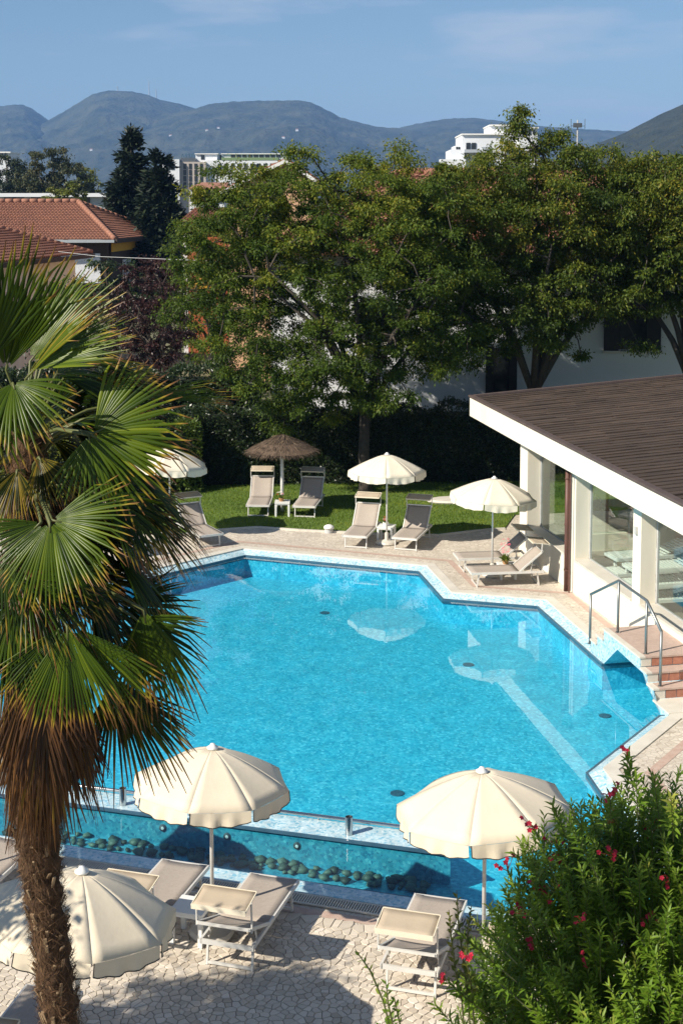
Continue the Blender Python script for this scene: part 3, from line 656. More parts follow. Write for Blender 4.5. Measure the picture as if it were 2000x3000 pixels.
# left hotel, 400 m away
Y = 400; h = empty('hotel', (PX(650, Y), Y, 0), 0, 'white hotel block with green flat roof on the skyline left of centre', 'building')
wbox(h, 'wall', PX(480, Y), PX(531, Y), Y, Y + 25, 0, PZ(468, Y), MAT['render_white']); wbox(h, 'wall', PX(531.5, Y), PX(606, Y), Y + 1.5, Y + 25, 0, PZ(475, Y), MAT['beige_wall'])  # beige front is the block's shaded face, shade put into its colour
wbox(h, 'roof', PX(533, Y), PX(575, Y), Y + 2, Y + 20, PZ(475, Y) + .01, PZ(464, Y), MAT['dark_steel'])
wbox(h, 'wall', PX(573, Y), PX(636, Y), Y + 5, Y + 28, 0, PZ(452, Y), MAT['render_white']); wbox(h, 'wall', PX(600, Y), PX(833, Y), Y + 3.0, Y + 26, 0, PZ(470, Y), MAT['render_white'])
wbox(h, 'roof', PX(650, Y), PX(816, Y), Y + 2.9, Y + 14, PZ(470, Y) + .01, PZ(462, Y), MAT['green_roof']); wbox(h, 'wall', PX(640, Y), PX(835, Y), Y + 14.1, Y + 30, 0, PZ(449, Y), MAT['render_white'])
wbox(h, 'parapet', PX(571, Y), PX(640, Y), Y + 4.5, Y + 28.5, PZ(452, Y) + .01, PZ(449.5, Y), MAT['white_paint']); wbox(h, 'parapet', PX(640, Y), PX(837, Y), Y + 13.6, Y + 30.4, PZ(449, Y) + .01, PZ(446.5, Y), MAT['white_paint'])
for r in range(4):
    for c in range(4): win(h, PX(545 + c * 16, Y), PZ(488 + r * 18, Y), .8, 1.5, Y + 1.5)
for c in range(9): win(h, PX(676 + c * 17, Y), PZ(454.5, Y), 1.3, .8, Y + 14.1)
for c in range(10): win(h, PX(645 + c * 19, Y), PZ(488, Y), 1.0, 1.7, Y + 3)
win(h, PX(594, Y), PZ(461, Y), 1.0, 1.2, Y + 5); win(h, PX(746, Y), PZ(497, Y), 2.2, 3, Y + 3)
for px in (500, 512): win(h, PX(px, Y), PZ(490, Y), .9, 1.6, Y)
sg = empty('rooftop_sign', (PX(552, Y), Y + 6, PZ(464, Y)), 0, 'row of dark rooftop letters on the white hotel', 'sign')
for k, ch in enumerate('ASTRA'):
    cu = bpy.data.curves.new('letter', 'FONT'); cu.body = ch; cu.size = 1.45; cu.extrude = .08; cu.align_x = 'CENTER'
    to = bpy.data.objects.new('tmp', cu); col.objects.link(to); bpy.context.view_layer.update()
    me = bpy.data.meshes.new_from_object(to.evaluated_get(bpy.context.evaluated_depsgraph_get())); bpy.data.objects.remove(to)
    lo = finish('letter', me, MAT['trim_dark'], sg); lo.rotation_euler = (pi / 2, 0, 0); lo.location = (-1.7 + k * .95, 0, .35)
MB().bar((-2.3, .1, .3), (2.5, .1, .3), .08, .08).build('support', MAT['dark_steel'], sg)
for x in (-2, 0, 2): MB().bar((x, .1, -.1), (x, .1, 1.3), .06, .06).build('support', MAT['dark_steel'], sg)
# right hotel, 250 m
Y = 250; h = empty('hotel', (PX(1440, Y), Y, 0), 0, 'bright white hotel tower stepped above the tree tops', 'building')
wbox(h, 'wall', PX(1348, Y), PX(1470, Y), Y, Y + 14, 0, PZ(398, Y), MAT['render_white']); wbox(h, 'wall', PX(1437, Y), PX(1530, Y), Y + 5, Y + 16, 0, PZ(368, Y), MAT['render_white'])
wbox(h, 'wall', PX(1515, Y), PX(1570, Y), Y + 2, Y + 12, 0, PZ(378, Y), MAT['render_white']); wbox(h, 'wall', PX(1313, Y), PX(1352, Y), Y - 2, Y + 10, 0, PZ(441, Y), MAT['render_white'])
wbox(h, 'wall', PX(1330, Y), PX(1352, Y), Y + 2, Y + 10, 0, PZ(428, Y), MAT['render_white']); wbox(h, 'wall', PX(1280, Y), PX(1352, Y), Y - 5, Y - 2.01, 0, PZ(470, Y), MAT['render_white'])
wbox(h, 'balcony', PX(1352, Y), PX(1402, Y), Y - 2.5, Y - .01, PZ(450, Y), PZ(441, Y), MAT['grey_wall'])
for x0, x1, y0, y1, py in ((1346, 1472, -.4, 14.4, 398), (1435, 1532, 4.6, 16.4, 368), (1513, 1573, 1.6, 12.4, 378)): wbox(h, 'cornice', PX(x0, Y), PX(x1, Y), Y + y0, Y + y1, PZ(py, Y) + .01, PZ(py - 4, Y), MAT['white_paint'])
for px in (1366, 1382): win(h, PX(px, Y), PZ(433, Y), .75, 1.5, Y)
for px in (1336, 1343): win(h, PX(px, Y), PZ(435, Y), .3, .5, Y + 2)
for px in (1535, 1547, 1559): win(h, PX(px, Y), PZ(388, Y), .4, .7, Y + 2)
win(h, PX(1420, Y), PZ(436, Y), 1.6, .5, Y, 'grey_wall')
an = empty('antenna', (PX(1681, 60), 60, 0), 0, 'thin rooftop aerial rising above the right tree tops', 'antenna')
MB().tube([(PX(1681, 60), 60, 6), (PX(1681, 60), 60, PZ(355, 60))], .03, 6).build('pole', MAT['lamp_grey'], an, True)
MB().box((PX(1681, 60), 60, PZ(370, 60)), (.35, .2, .18)).build('head', MAT['dark_steel'], an, True)
MB().bar((PX(1662, 60), 60, PZ(372, 60)), (PX(1702, 60), 60, PZ(372, 60)), .02, .02).build('arm', MAT['dark_steel'], an, True)
for px in (1662, 1702): MB().bar((PX(px, 60), 60, PZ(380, 60)), (PX(px, 60), 60, PZ(352, 60)), .02, .02).build('element', MAT['dark_steel'], an, True)

# tiled roofs ------------------------------------------------------------
def lerp(a, b, t): return a + (b - a) * t
def tiled_face(mb, A, B, C, D, ncol, nrow, lift=.05):
    """eave A->B, ridge D->C; each tile a small tilted hump"""
    A, B, C, D = map(Vector, (A, B, C, D)); n = (B - A).cross(D - A).normalized()
    if n.z < 0: n = -n
    for r in range(nrow):
        t0 = r / nrow; t1 = (r + 1.08) / nrow
        l0, r0 = lerp(A, D, t0), lerp(B, C, t0); l1, r1 = lerp(A, D, min(1, t1)), lerp(B, C, min(1, t1))
        wfull = (B - A).length; w0 = (r0 - l0).length; m = max(1, int(round(ncol * w0 / wfull)))
        for c in range(m):
            u0, u1 = c / m, (c + 1) / m; um = (u0 + u1) / 2
            p = [lerp(l0, r0, u0), lerp(l0, r0, lerp(u0, um, .45)), lerp(l0, r0, lerp(um, u1, .55)), lerp(l0, r0, u1)]
            q = [lerp(l1, r1, u0), lerp(l1, r1, lerp(u0, um, .45)), lerp(l1, r1, lerp(um, u1, .55)), lerp(l1, r1, u1)]
            h0 = (.01, lift * 1.9, lift * 1.9, .01); h1 = (0, lift * 1.1, lift * 1.1, 0)
            vs = [p[k] + n * (h0[k] + .03) for k in range(4)] + [q[k] + n * h1[k] for k in range(4)] + [p[0], p[3]]
            mb.add(vs, [(0, 1, 5, 4), (1, 2, 6, 5), (2, 3, 7, 6), (8, 9, 3, 2, 1, 0)])
def ridge_line(e, p, q, r=.16, n=14):
    p = Vector(p); q = Vector(q)
    for k in range(n):
        a = lerp(p, q, k / n); b2 = lerp(p, q, (k + 1.12) / n); MB().tube([a, b2], [r * 1.1, r * .92], 8).build('ridge_tile', MAT['terracotta_pale'], e, True, True)
# back house
hs_ = empty('tiled_house', (-22, 110, 0), 0, 'house with brown hipped tile roof and ochre beam, left below the conifers', 'house')
zE, zR = 6.25, 8.95
c0 = Vector((-16.7, 105, zE)); c1 = Vector((-14.75, 120, zE)); ap = Vector((-20.8, 113, zR)); cl = Vector((-46, 103, zE)); rl = Vector((-46, 111, zR)); bl = Vector((-46, 122, zE))
MB().add([c0, c1, ap, cl, rl, bl], [(0, 1, 2), (3, 0, 2, 4), (1, 5, 4, 2), (3, 4, 5)]).build('roof', MAT['terracotta'], hs_, True)
m = MB(); tiled_face(m, cl, c0, ap, rl, 110, 22); o = m.build('roof_tiles', MAT['terracotta'], hs_, True); o['kind'] = 'stuff'
m = MB(); tiled_face(m, c0, c1, ap, ap + Vector((.01, .01, 0)), 54, 22); o = m.build('roof_tiles', MAT['terracotta'], hs_, True); o['kind'] = 'stuff'
ridge_line(hs_, c0 + Vector((0, 0, .05)), ap + Vector((0, 0, .1)), .2, 18); ridge_line(hs_, ap + Vector((0, 0, .1)), rl + Vector((0, 0, .1)), .2, 40); ridge_line(hs_, ap + Vector((0, 0, .1)), c1 + Vector((0, 0, .05)), .16, 18)
MB().bar(c0 + Vector((0, -.1, -.12)), cl + Vector((0, -.1, -.12)), .2, .2).build('gutter', MAT['grey_wall'], hs_, True); MB().bar(c0 + Vector((.1, 0, -.12)), c1 + Vector((.1, 0, -.12)), .2, .3).build('gutter', MAT['wood_dark'], hs_, True)
def quadwall(e, name, p, q, z0, z1, mat, th=.3):
    p = Vector((p[0], p[1], 0)); q = Vector((q[0], q[1], 0)); return MB().bar(Vector((p.x, p.y, (z0 + z1) / 2)), Vector((q.x, q.y, (z0 + z1) / 2)), th, z1 - z0).build(name, mat, e, True)
w0 = Vector((-17.3, 106, 0)); w1 = Vector((-15.9, 118, 0)); w2 = Vector((-46, 104.4, 0))
quadwall(hs_, 'wall', w0, w2, 0, 6.1, MAT['wood_dark']); quadwall(hs_, 'wall', (w0.x, w0.y + .2), w1, 0, 6.1, MAT['wood_dark'])
quadwall(hs_, 'beam', (w0.x + .25, w0.y), (w1.x + .25, w1.y), 5.3, 5.95, MAT['ochre'], .12)
quadwall(hs_, 'post', (w1.x + .2, w1.y - .3), (w1.x + .2, w1.y + .1), 0, 5.3, MAT['ochre'], .3)
for t0, t1, mm in ((.25, .42, 'shutter_white'), (.46, .74, 'window_dark'), (.76, .92, 'shutter_white')):
    p = lerp(w0, w1, t0); q = lerp(w0, w1, t1); quadwall(hs_, 'shutter' if 'sh' in mm else 'window', (p.x + .25, p.y), (q.x + .25, q.y), 2.6, 4.6, MAT[mm], .12)
quadwall(hs_, 'shutter', (w0.x - 3.5, w0.y - .35), (w0.x - .6, w0.y - .25), 3.0, 5.2, MAT['shutter_white'], .1)
# front house
hf = empty('tiled_house', (-20, 70, 0), 0, 'white walled house with nearer red tile roof at the left edge', 'house')
zE, zR = 6.2, 8.25
c1 = Vector((-14.1, 80.5, zE)); c2 = Vector((-18.4, 58, zE)); ra = Vector((-20.6, 76, zR)); rb = Vector((-24.0, 61, zR)); d1 = Vector((-27, 82, zE)); d2 = Vector((-31, 60, zE))
MB().add([c1, c2, rb, ra, d1, d2], [(1, 0, 3, 2), (0, 4, 3), (4, 5, 2, 3), (5, 1, 2)]).build('roof', MAT['terracotta'], hf, True)
m = MB(); tiled_face(m, c2, c1, ra, rb, 92, 18); o = m.build('roof_tiles', MAT['terracotta'], hf, True); o['kind'] = 'stuff'
ridge_line(hf, c1 + Vector((0, 0, .05)), ra + Vector((0, 0, .08)), .15, 20); ridge_line(hf, rb + Vector((0, 0, .08)), ra + Vector((0, 0, .08)), .15, 40)
MB().bar(c1 + Vector((.1, 0, -.14)), c2 + Vector((.1, 0, -.14)), .2, .22).build('gutter', MAT['wood_dark'], hf, True)
quadwall(hf, 'wall', (-15.0, 79.5), (-19.2, 58), 0, 6.0, MAT['white_wall']); quadwall(hf, 'wall', (-15.2, 79.7), (-26, 81), 0, 6.0, MAT['white_wall']); quadwall(hf, 'wall', (-19.4, 58), (-31, 60), 0, 6.0, MAT['white_wall'])
quadwall(hf, 'pilaster', (-16.75, 70), (-16.95, 69), 0, 5.95, MAT['beige_wall'], .25)
for f0 in (.2, .62, .85): p = lerp(Vector((-15, 79.5, 0)), Vector((-19.2, 58, 0)), f0); quadwall(hf, 'window', (p.x + .12, p.y), (p.x - .05, p.y - 1.0), 2.4, 4.2, MAT['window_dark'], .2)
# flat roofed grey building behind
fb = empty('flat_building', (-36, 165, 0), 0, 'long grey flat roofed building behind the left tiled roofs', 'building')
wbox(fb, 'wall', -60, -24, 165, 178, 0, PZ(577, 165), MAT['grey_wall']); wbox(fb, 'roof', -60.5, -23.5, 164.3, 178.5, PZ(577, 165) + .01, PZ(566, 165), MAT['render_white'])
for px in (40, 62, 118, 255): win(fb, PX(px, 165), PZ(588, 165), 1.3, 1.5, 165)
f2 = empty('distant_block', (-125, 520, 0), 0, 'small pale block on the skyline at the far left', 'building')
wbox(f2, 'wall', PX(-60, 520), PX(43, 520), 520, 535, 0, PZ(450, 520), MAT['render_white']); wbox(f2, 'roof', PX(-62, 520), PX(45, 520), 519, 536, PZ(450, 520) + .01, PZ(446, 520), MAT['white_paint'])
for px in (5, 18, 30): win(f2, PX(px, 520), PZ(456, 520), 1.2, 1.4, 520)
# white villa behind the big trees
vl = empty('white_villa', (8, 50.3, 0), 0, 'white villa with black shutters and tiled roof hidden behind the big trees', 'house')
wbox(vl, 'wall', -2.5, 21, 50.3, 60, 0, 7.3, MAT['render_white'])
for x, z, w_, h_ in ((10.3, 4.9, 2.0, 1.9), (5.67, 3.2, 1.1, 1.6), (1.2, 5.0, 1.1, 1.5), (15.0, 4.9, 1.4, 1.7)):
    o = MB().box((x, 50.25, z), (w_ * .5, .16, h_)).build('window', MAT['window_dark'], vl, True)
    for s in (-1, 1): MB().box((x + s * w_ * .375, 50.20, z), (w_ * .25, .14, h_ + .1)).build('shutter', MAT['shutter_black'], vl, True)
    MB().box((x, 50.18, z - h_ / 2 - .08), (w_ + .1, .3, .08)).build('sill', MAT['coping'], vl, True)
e1, e2, r1, r2 = Vector((-3.1, 49.7, 7.3)), Vector((21.6, 49.7, 7.3)), Vector((17, 55.5, 10.2)), Vector((2.2, 55.5, 10.2)); k1, k2 = Vector((-3.1, 61, 7.3)), Vector((21.6, 61, 7.3))
MB().add([e1, e2, r1, r2, k1, k2], [(0, 1, 2, 3), (4, 0, 3), (1, 5, 2), (5, 4, 3, 2)]).build('roof', MAT['terracotta'], vl, True)
m = MB(); tiled_face(m, e1, e2, r1, r2, 100, 18, .055); o = m.build('roof_tiles', MAT['terracotta_pale'], vl, True); o['kind'] = 'stuff'
ridge_line(vl, r2 + Vector((0, 0, .1)), r1 + Vector((0, 0, .1)), .16, 30); ridge_line(vl, e1 + Vector((0, 0, .05)), r2 + Vector((0, 0, .1)), .14, 16)
wbox(vl, 'chimney', 13.4, 14.1, 56.5, 57.2, 8, 10.8, MAT['render_white'])
# peach gabled house
Y = 72; ph = empty('gabled_house', (PX(760, Y), Y, 0), 0, 'peach house with a gable showing through the left tree', 'house')
x0, x1 = PX(672, Y), PX(918, Y); xm = PX(838, Y); zt = PZ(478, Y); zs = PZ(560, Y)
MB().add([(x0, Y, 0), (x1, Y, 0), (x1, Y, PZ(530, Y)), (xm, Y, zt), (x0, Y, zs), (x0, Y + 9, 0), (x1, Y + 9, 0), (x1, Y + 9, PZ(530, Y)), (xm, Y + 9, zt), (x0, Y + 9, zs)], [(0, 1, 2, 3, 4), (9, 8, 7, 6, 5), (0, 4, 9, 5), (1, 6, 7, 2)]).build('wall', MAT['peach'], ph, True)
m = MB(); tiled_face(m, (x0 - .4, Y - .4, zs - .1), (x0 - .4, Y + 9.4, zs - .1), (xm, Y + 9.4, zt + .12), (xm, Y - .4, zt + .12), 36, 10, .07); tiled_face(m, (x1 + .3, Y - .4, PZ(530, Y) - .1), (x1 + .3, Y + 9.4, PZ(530, Y) - .1), (xm, Y + 9.4, zt + .12), (xm, Y - .4, zt + .12), 36, 8, .07)
o = m.build('roof', MAT['terracotta'], ph, True)
for px, py in ((740, 600), (800, 600), (770, 680)): o = win(ph, PX(px, Y), PZ(py, Y), .9, 1.3, Y)
MB().bar((x0 - .4, Y - .42, zs - .12), (xm, Y - .42, zt + .08), .08, .16).build('verge', MAT['white_paint'], ph, True); MB().bar((xm, Y - .42, zt + .08), (x1 + .3, Y - .42, PZ(530, Y) - .12), .08, .16).build('verge', MAT['white_paint'], ph, True)
# red-orange house corner beside the conifer
Y = 85; rh = empty('orange_house', (PX(580, Y), Y, 0), 0, 'orange red house corner under a tiled eave right of the conifers', 'house')
wbox(rh, 'wall', PX(552, Y), PX(700, Y), Y, Y + 8, 0, PZ(650, Y), MAT['brick_red']); wbox(rh, 'window', PX(538, Y), PX(552, Y) - .01, Y + .2, Y + 6, 0, PZ(655, Y), MAT['render_white'])
m = MB(); tiled_face(m, (PX(536, Y), Y - .6, PZ(648, Y)), (PX(712, Y), Y - .6, PZ(648, Y)), (PX(690, Y), Y + 4, PZ(612, Y)), (PX(556, Y), Y + 4, PZ(612, Y)), 16, 8, .07); m.build('roof', MAT['terracotta'], rh, True)
wbox(rh, 'eave', PX(536, Y), PX(712, Y), Y - .6, Y + 8.5, PZ(651, Y) - .02, PZ(649, Y) - .03, MAT['wood_dark'])
# small terracotta lean-to below the left hotel
Y = 130; lt = empty('low_house', (PX(590, Y), Y, 0), 0, 'low grey house with a pale terracotta roof below the left hotel', 'house')
wbox(lt, 'wall', PX(560, Y), PX(660, Y), Y, Y + 8, 0, PZ(552, Y), MAT['render_white']); MB().add([(PX(555, Y), Y - .5, PZ(552, Y)), (PX(665, Y), Y - .5, PZ(552, Y)), (PX(660, Y), Y + 5, PZ(533, Y)), (PX(580, Y), Y + 5, PZ(533, Y)), (PX(665, Y), Y + 9, PZ(552, Y)), (PX(555, Y), Y + 9, PZ(552, Y))], [(0, 1, 2, 3), (1, 4, 2), (4, 5, 3, 2), (5, 0, 3)]).build('roof', MAT['terracotta_pale'], lt, True)
for px in (580, 610, 640): win(lt, PX(px, Y), PZ(572, Y), .8, 1.2, Y)
# yellow awning
Y = 66; aw = empty('awning', (PX(590, Y), Y, 0), 0, 'sloping yellow awning half hidden behind the left tree', 'awning')
pA, pB = yp(528, 846, Y), yp(652, 838, Y); pC, pD = yp(648, 812, Y + 2.2), yp(560, 818, Y + 2.2)
MB().add([pA, pB, pC, pD] + [v - Vector((0, 0, .05)) for v in (pA, pB, pC, pD)], [(0, 1, 2, 3), (7, 6, 5, 4), (0, 4, 5, 1), (1, 5, 6, 2), (2, 6, 7, 3), (3, 7, 4, 0)]).build('cloth', MAT['ochre'], aw, True)
for v in (pA, pB, pC, pD): MB().tube([(v.x, v.y, 0), (v.x, v.y, v.z - .05)], .025, 6).build('post', MAT['wood_dark'], aw, True)
# cable
ca = MB().tube([yp(172, 737, 60), yp(300, 752, 57), yp(430, 757, 54), yp(560, 762, 51), yp(690, 768, 48)], .010, 5).build('overhead_cable', MAT['lamp_grey'], None); tag(ca, 'pale overhead cable strung across the left house front', 'cable')
# white fence seen between palm leaves
fe = empty('white_fence', (-9.7, 52, 0), 0, 'white vertical board fence seen between the palm leaves', 'fence')
for k in range(26): MB().box((-11.2 + k * .145, 52, 1.75), (.125, .03, 1.5 + .0 * k)).build('board', MAT['white_paint'], fe, True)
for z in (1.2, 2.3): MB().box((-9.4, 52.04, z), (3.9, .04, .08)).build('rail', MAT['white_paint'], fe, True)
for x in (-11.2, -9.4, -7.6): MB().box((x, 52.08, 1.25), (.09, .09, 2.5)).build('post', MAT['white_paint'], fe, True)
# ================================================================ trees, hedges
rng = np.random.default_rng(11)
def unit(a): return a / np.maximum(np.linalg.norm(a, axis=1, keepdims=True), 1e-9)
def leaf_quads(P, D, N, L, W):
    """one rhombic leaf per point: base P, along D, lying across N"""
    D = unit(D); S = unit(np.cross(D, N)); L = np.asarray(L)[:, None]; W = np.asarray(W)[:, None]
    mid = P + D * L * .45
    V = np.stack([P, mid + S * W * .5, P + D * L, mid - S * W * .5], 1).reshape(-1, 3)
    F = np.arange(4 * len(P)).reshape(-1, 4); return V, F
def leaf_obj(name, P, D, N, L, W, t, mat, parent, world=True):
    V, F = leaf_quads(P, D, N, L, W)
    if world: V = local(V, parent)
    return finish(name, np_mesh(name, V, F, {'rnd': np.repeat(np.clip(t, 0, 1), 4)}), MAT[mat], parent)
def spray_leaves(C, rad, n, lsz, flat=.6, droop=.8, tone=None):
    """clumps of drooping leaves: C (m,3) clump centres, rad (m,)"""
    m = len(C); idx = np.repeat(np.arange(m), n); k = len(idx)
    d = unit(rng.normal(size=(k, 3))); r = rng.random(k) ** .45
    off = d * (r * rad[idx])[:, None]; off[:, 2] *= flat
    # sub-clumping: leaves gather on twigs
    tw = unit(rng.normal(size=(m * 9, 3))) * rad.repeat(9)[:, None] * rng.uniform(.35, 1., (m * 9, 1)); tw[:, 2] *= flat
    ti = idx * 9 + rng.integers(0, 9, k); g = rng.random(k)[:, None] ** .7
    P = C[idx] + np.where(rng.random((k, 1)) < .88, tw[ti] * g + rng.normal(size=(k, 3)) * .085 * (rad[idx] / .8)[:, None], off)
    D = unit(P - C[idx]) * .7 + rng.normal(size=(k, 3)) * .55; D[:, 2] -= droop
    N = rng.normal(size=(k, 3)) * .6 + np.array([0, -.15, 1.]); L = rng.uniform(.7, 1.3, k) * lsz
    if tone is None: tone = np.zeros(m)
    t = .42 + tone[idx] + rng.normal(0, .17, k)
    return P, D, N, L, L * rng.uniform(.34, .5, k), t
def sample_crown(ells, n, mind, shell=.55, seed=0):
    rr = random.Random(seed); out = []; tries = 0
    while len(out) < n and tries < n * 60:
        tries += 1; c, r = rr.choice(ells); v = Vector((rr.gauss(0, 1), rr.gauss(0, 1), rr.gauss(0, 1))).normalized(); k = rr.random() ** (1 - shell)
        k = max(.25, k); p = Vector((c[0] + v.x * r[0] * k, c[1] + v.y * r[1] * k, c[2] + v.z * r[2] * k))
        if all((p - q).length > mind for q in out): out.append(p)
    return out
def make_tree(name, label, base, trunk_h, r0, ells, n_clump, mind, rad, leaves_per, lsz, mat, seed, group=None, fork=None, cat='tree', flat=.46, tonefn=None, bark='bark', lean=(0, 0), extra=()):
    e = empty(name, base, 0, label, cat, group); rr = random.Random(seed); base = Vector(base)
    top = base + Vector((lean[0], lean[1], trunk_h)); tr = MB()
    mid = (base + top) / 2 + Vector((rr.uniform(-.1, .1), rr.uniform(-.1, .1), 0))
    tr.tube([base - Vector((0, 0, .1)), base + Vector((0, 0, .3)), mid, top], [r0 * 1.35, r0, r0 * .85, r0 * .8], 10)
    tr.build('trunk', MAT[bark], e, True, True)
    cl = sample_crown(ells, n_clump, mind, seed=seed) + [Vector(x) for x in extra]
    # main limbs, then twigs to every clump
    anchors = []; nl = fork or 7
    cen = sum((c for c in cl), Vector()) / len(cl)
    for k in range(nl):
        a = 2 * pi * k / nl + rr.uniform(-.3, .3); far = max(cl, key=lambda c: (c.x - top.x) * cos(a) + (c.y - top.y) * sin(a) + .25 * (c.z - top.z) + rr.uniform(-.8, .8))
        end = top + (far - top) * .72; m1 = top + (end - top) * .45 + Vector((0, 0, (far - top).length * .10))
        li = MB(); li.tube([top - Vector((0, 0, .25)), top + (m1 - top) * .5 + Vector((0, 0, .1)), m1, end], [r0 * .55, r0 * .45, r0 * .34, r0 * .16], 7); li.build('limb', MAT[bark], e, True, True)
        anchors += [m1, end, (m1 + end) / 2]
    up = Vector((cen.x, cen.y, max(c.z for c in cl) - 1.2)); li = MB(); li.tube([top - Vector((0, 0, .2)), (top + up) / 2 + Vector((.2, 0, 0)), up], [r0 * .6, r0 * .4, r0 * .12], 7); li.build('limb', MAT[bark], e, True, True)
    anchors += [top + (up - top) * f for f in (.3, .5, .7, 1)]
    tw = MB()
    nodes = [(q, 0) for q in anchors]
    for c in sorted(cl, key=lambda c: min((q - c).length for q in anchors)):      # each clump grows from the nearest twig already there
        a, gen = min(nodes, key=lambda q: (q[0] - c).length + .12 * q[1]); L_ = (c - a).length; m1 = (a + c) / 2 + Vector((rr.uniform(-.12, .12), rr.uniform(-.12, .12), .10)) * L_
        w_ = .040 / (1 + .45 * gen); tw.tube([a, m1, c], [w_, w_ * .8, w_ * .6], 4, False); nodes.append((c, gen + 1))
    tw.build('branches', MAT[bark], e, True)['kind'] = 'stuff'
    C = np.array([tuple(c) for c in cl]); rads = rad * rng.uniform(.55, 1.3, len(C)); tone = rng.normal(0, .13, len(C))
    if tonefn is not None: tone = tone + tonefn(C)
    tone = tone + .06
    P, D, N, L, W, t = spray_leaves(C, rads, leaves_per, lsz, flat=flat, tone=tone)
    leaf_obj('crown', P, D, N, L, W, t, mat, e); return e
def sunny(cz, k=.05): return lambda C: np.clip((C[:, 2] - cz) * k, -.15, .3)     # sun on the crown put into the leaf tone, yellower towards the top
make_tree('locust_tree', 'large feathery green tree behind the thatched parasol, left of the pair', (.75, 44.2, .03), 2.6, .20,
          [((-2.9, 44.6, 8.3), (2.2, 2.4, 2.1)), ((1.9, 45.0, 8.7), (2.6, 2.8, 2.2)), ((-.4, 45.0, 8.6), (2.6, 2.6, 2.2)), ((-.9, 45.0, 7.2), (4.3, 3.6, 3.5)), ((-2.6, 44.5, 6.4), (2.7, 2.4, 3.0)), ((1.6, 44.0, 7.2), (2.6, 2.6, 3.4)), ((-.9, 43.6, 4.3), (2.9, 2.2, 1.8)), ((2.7, 44.3, 6.0), (2.2, 1.9, 2.6)), ((.9, 43.4, 3.7), (1.6, 1.3, 1.3))],
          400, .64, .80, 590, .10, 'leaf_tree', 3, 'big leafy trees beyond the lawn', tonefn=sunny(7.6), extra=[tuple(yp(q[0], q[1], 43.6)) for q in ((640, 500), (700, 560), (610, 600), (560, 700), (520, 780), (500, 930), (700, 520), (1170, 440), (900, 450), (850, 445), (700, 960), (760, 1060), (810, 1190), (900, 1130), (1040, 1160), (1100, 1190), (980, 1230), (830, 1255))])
make_tree('locust_tree', 'large feathery tree over the pavilion roof with forked trunk showing', (6.37, 46.9, .03), 3.0, .22,
          [((6.4, 46.5, 8.1), (3.9, 2.9, 3.4)), ((4.2, 46.2, 8.5), (2.4, 2.4, 2.0)), ((8.3, 46.4, 9.0), (2.9, 2.4, 2.0)), ((4.0, 46.2, 7.4), (2.7, 2.4, 3.0)), ((8.7, 46.4, 8.0), (3.1, 2.6, 2.7)), ((5.6, 45.6, 5.9), (2.6, 2.0, 1.7)), ((3.9, 46.2, 5.3), (1.9, 1.6, 1.6))],
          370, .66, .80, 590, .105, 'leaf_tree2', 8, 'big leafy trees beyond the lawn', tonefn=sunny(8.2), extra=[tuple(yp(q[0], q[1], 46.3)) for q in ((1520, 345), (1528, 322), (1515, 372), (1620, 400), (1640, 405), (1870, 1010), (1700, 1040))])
make_tree('locust_tree', 'large olive green tree at the right edge beyond the pavilion', (11.6, 47.0, .03), 3.4, .22,
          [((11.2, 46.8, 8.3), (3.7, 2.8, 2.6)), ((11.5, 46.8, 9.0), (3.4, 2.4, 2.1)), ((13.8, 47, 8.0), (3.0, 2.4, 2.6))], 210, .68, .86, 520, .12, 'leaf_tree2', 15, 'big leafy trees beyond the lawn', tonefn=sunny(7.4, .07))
# hedges
def hedge(name, label, path, h, th, n, mat, lsz, top=None, tone=0., seed=1):
    base = path[len(path) // 2]; e = empty(name, (base[0], base[1], .0), 0, label, 'hedge'); core = MB()
    for p, q in zip(path[:-1], path[1:]): core.bar((p[0], p[1], h * .47), (q[0], q[1], h * .47), th * .72, h * .9)
    core.build('branches', MAT['hedge_core'], e, True)
    rr = np.random.default_rng(seed); seg = [(Vector(p), Vector(q)) for p, q in zip(path[:-1], path[1:])]; ln = np.array([(q - p).length for p, q in seg]); pick = rr.choice(len(seg), n, p=ln / ln.sum())
    f = rr.random(n); A = np.array([s[0][:2] for s in seg])[pick]; B = np.array([s[1][:2] for s in seg])[pick]; c = A + (B - A) * f[:, None]; u = unit(B - A); nn = np.stack([u[:, 1], -u[:, 0]], 1)
    face = rr.random(n); side = np.where(face < .62, 1., np.where(face < .72, -1., rr.uniform(-1, 1, n))); z = np.where(face < .72, rr.random(n) ** .8 * h, h)
    bump = .14 * np.sin(c[:, 0] * 2.3 + z * 2.) + .10 * np.sin(c[:, 0] * 5.1 + 1.3 + z * 3.1)
    P = np.column_stack([c + nn * (side * (th / 2 + bump * .8 + rr.normal(0, .05, n)))[:, None], z + np.where(face >= .72, bump + rr.normal(0, .06, n), rr.normal(0, .02, n))])
    D = np.column_stack([nn * side[:, None] * .6, np.full(n, .3)]) + rr.normal(0, .6, (n, 3)); N = np.column_stack([nn * .8, np.full(n, .6)]) + rr.normal(0, .5, (n, 3)); L = rr.uniform(.7, 1.3, n) * lsz
    leaf_obj('foliage', P, D, N, L, L * .5, .4 + tone + rr.normal(0, .2, n), mat, e); return e
M('hedge_core', (.010, .016, .006), (.018, .024, .010), rough=1.)
hedge('hedge', 'tall dark clipped hedge behind the lawn loungers', [(-6.2, 45.6), (-2, 46.0), (3, 46.3), (8.5, 46.6)], 2.45, 1.1, 36000, 'leaf_hedge', .095, seed=2)
hedge('hedge', 'lime green sunlit hedge seen left through the palm leaves', [(-13.2, 43.2), (-10.2, 43.6), (-7.6, 44.2)], 2.35, 1.3, 14000, 'leaf_lime', .085, tone=.1, seed=3)
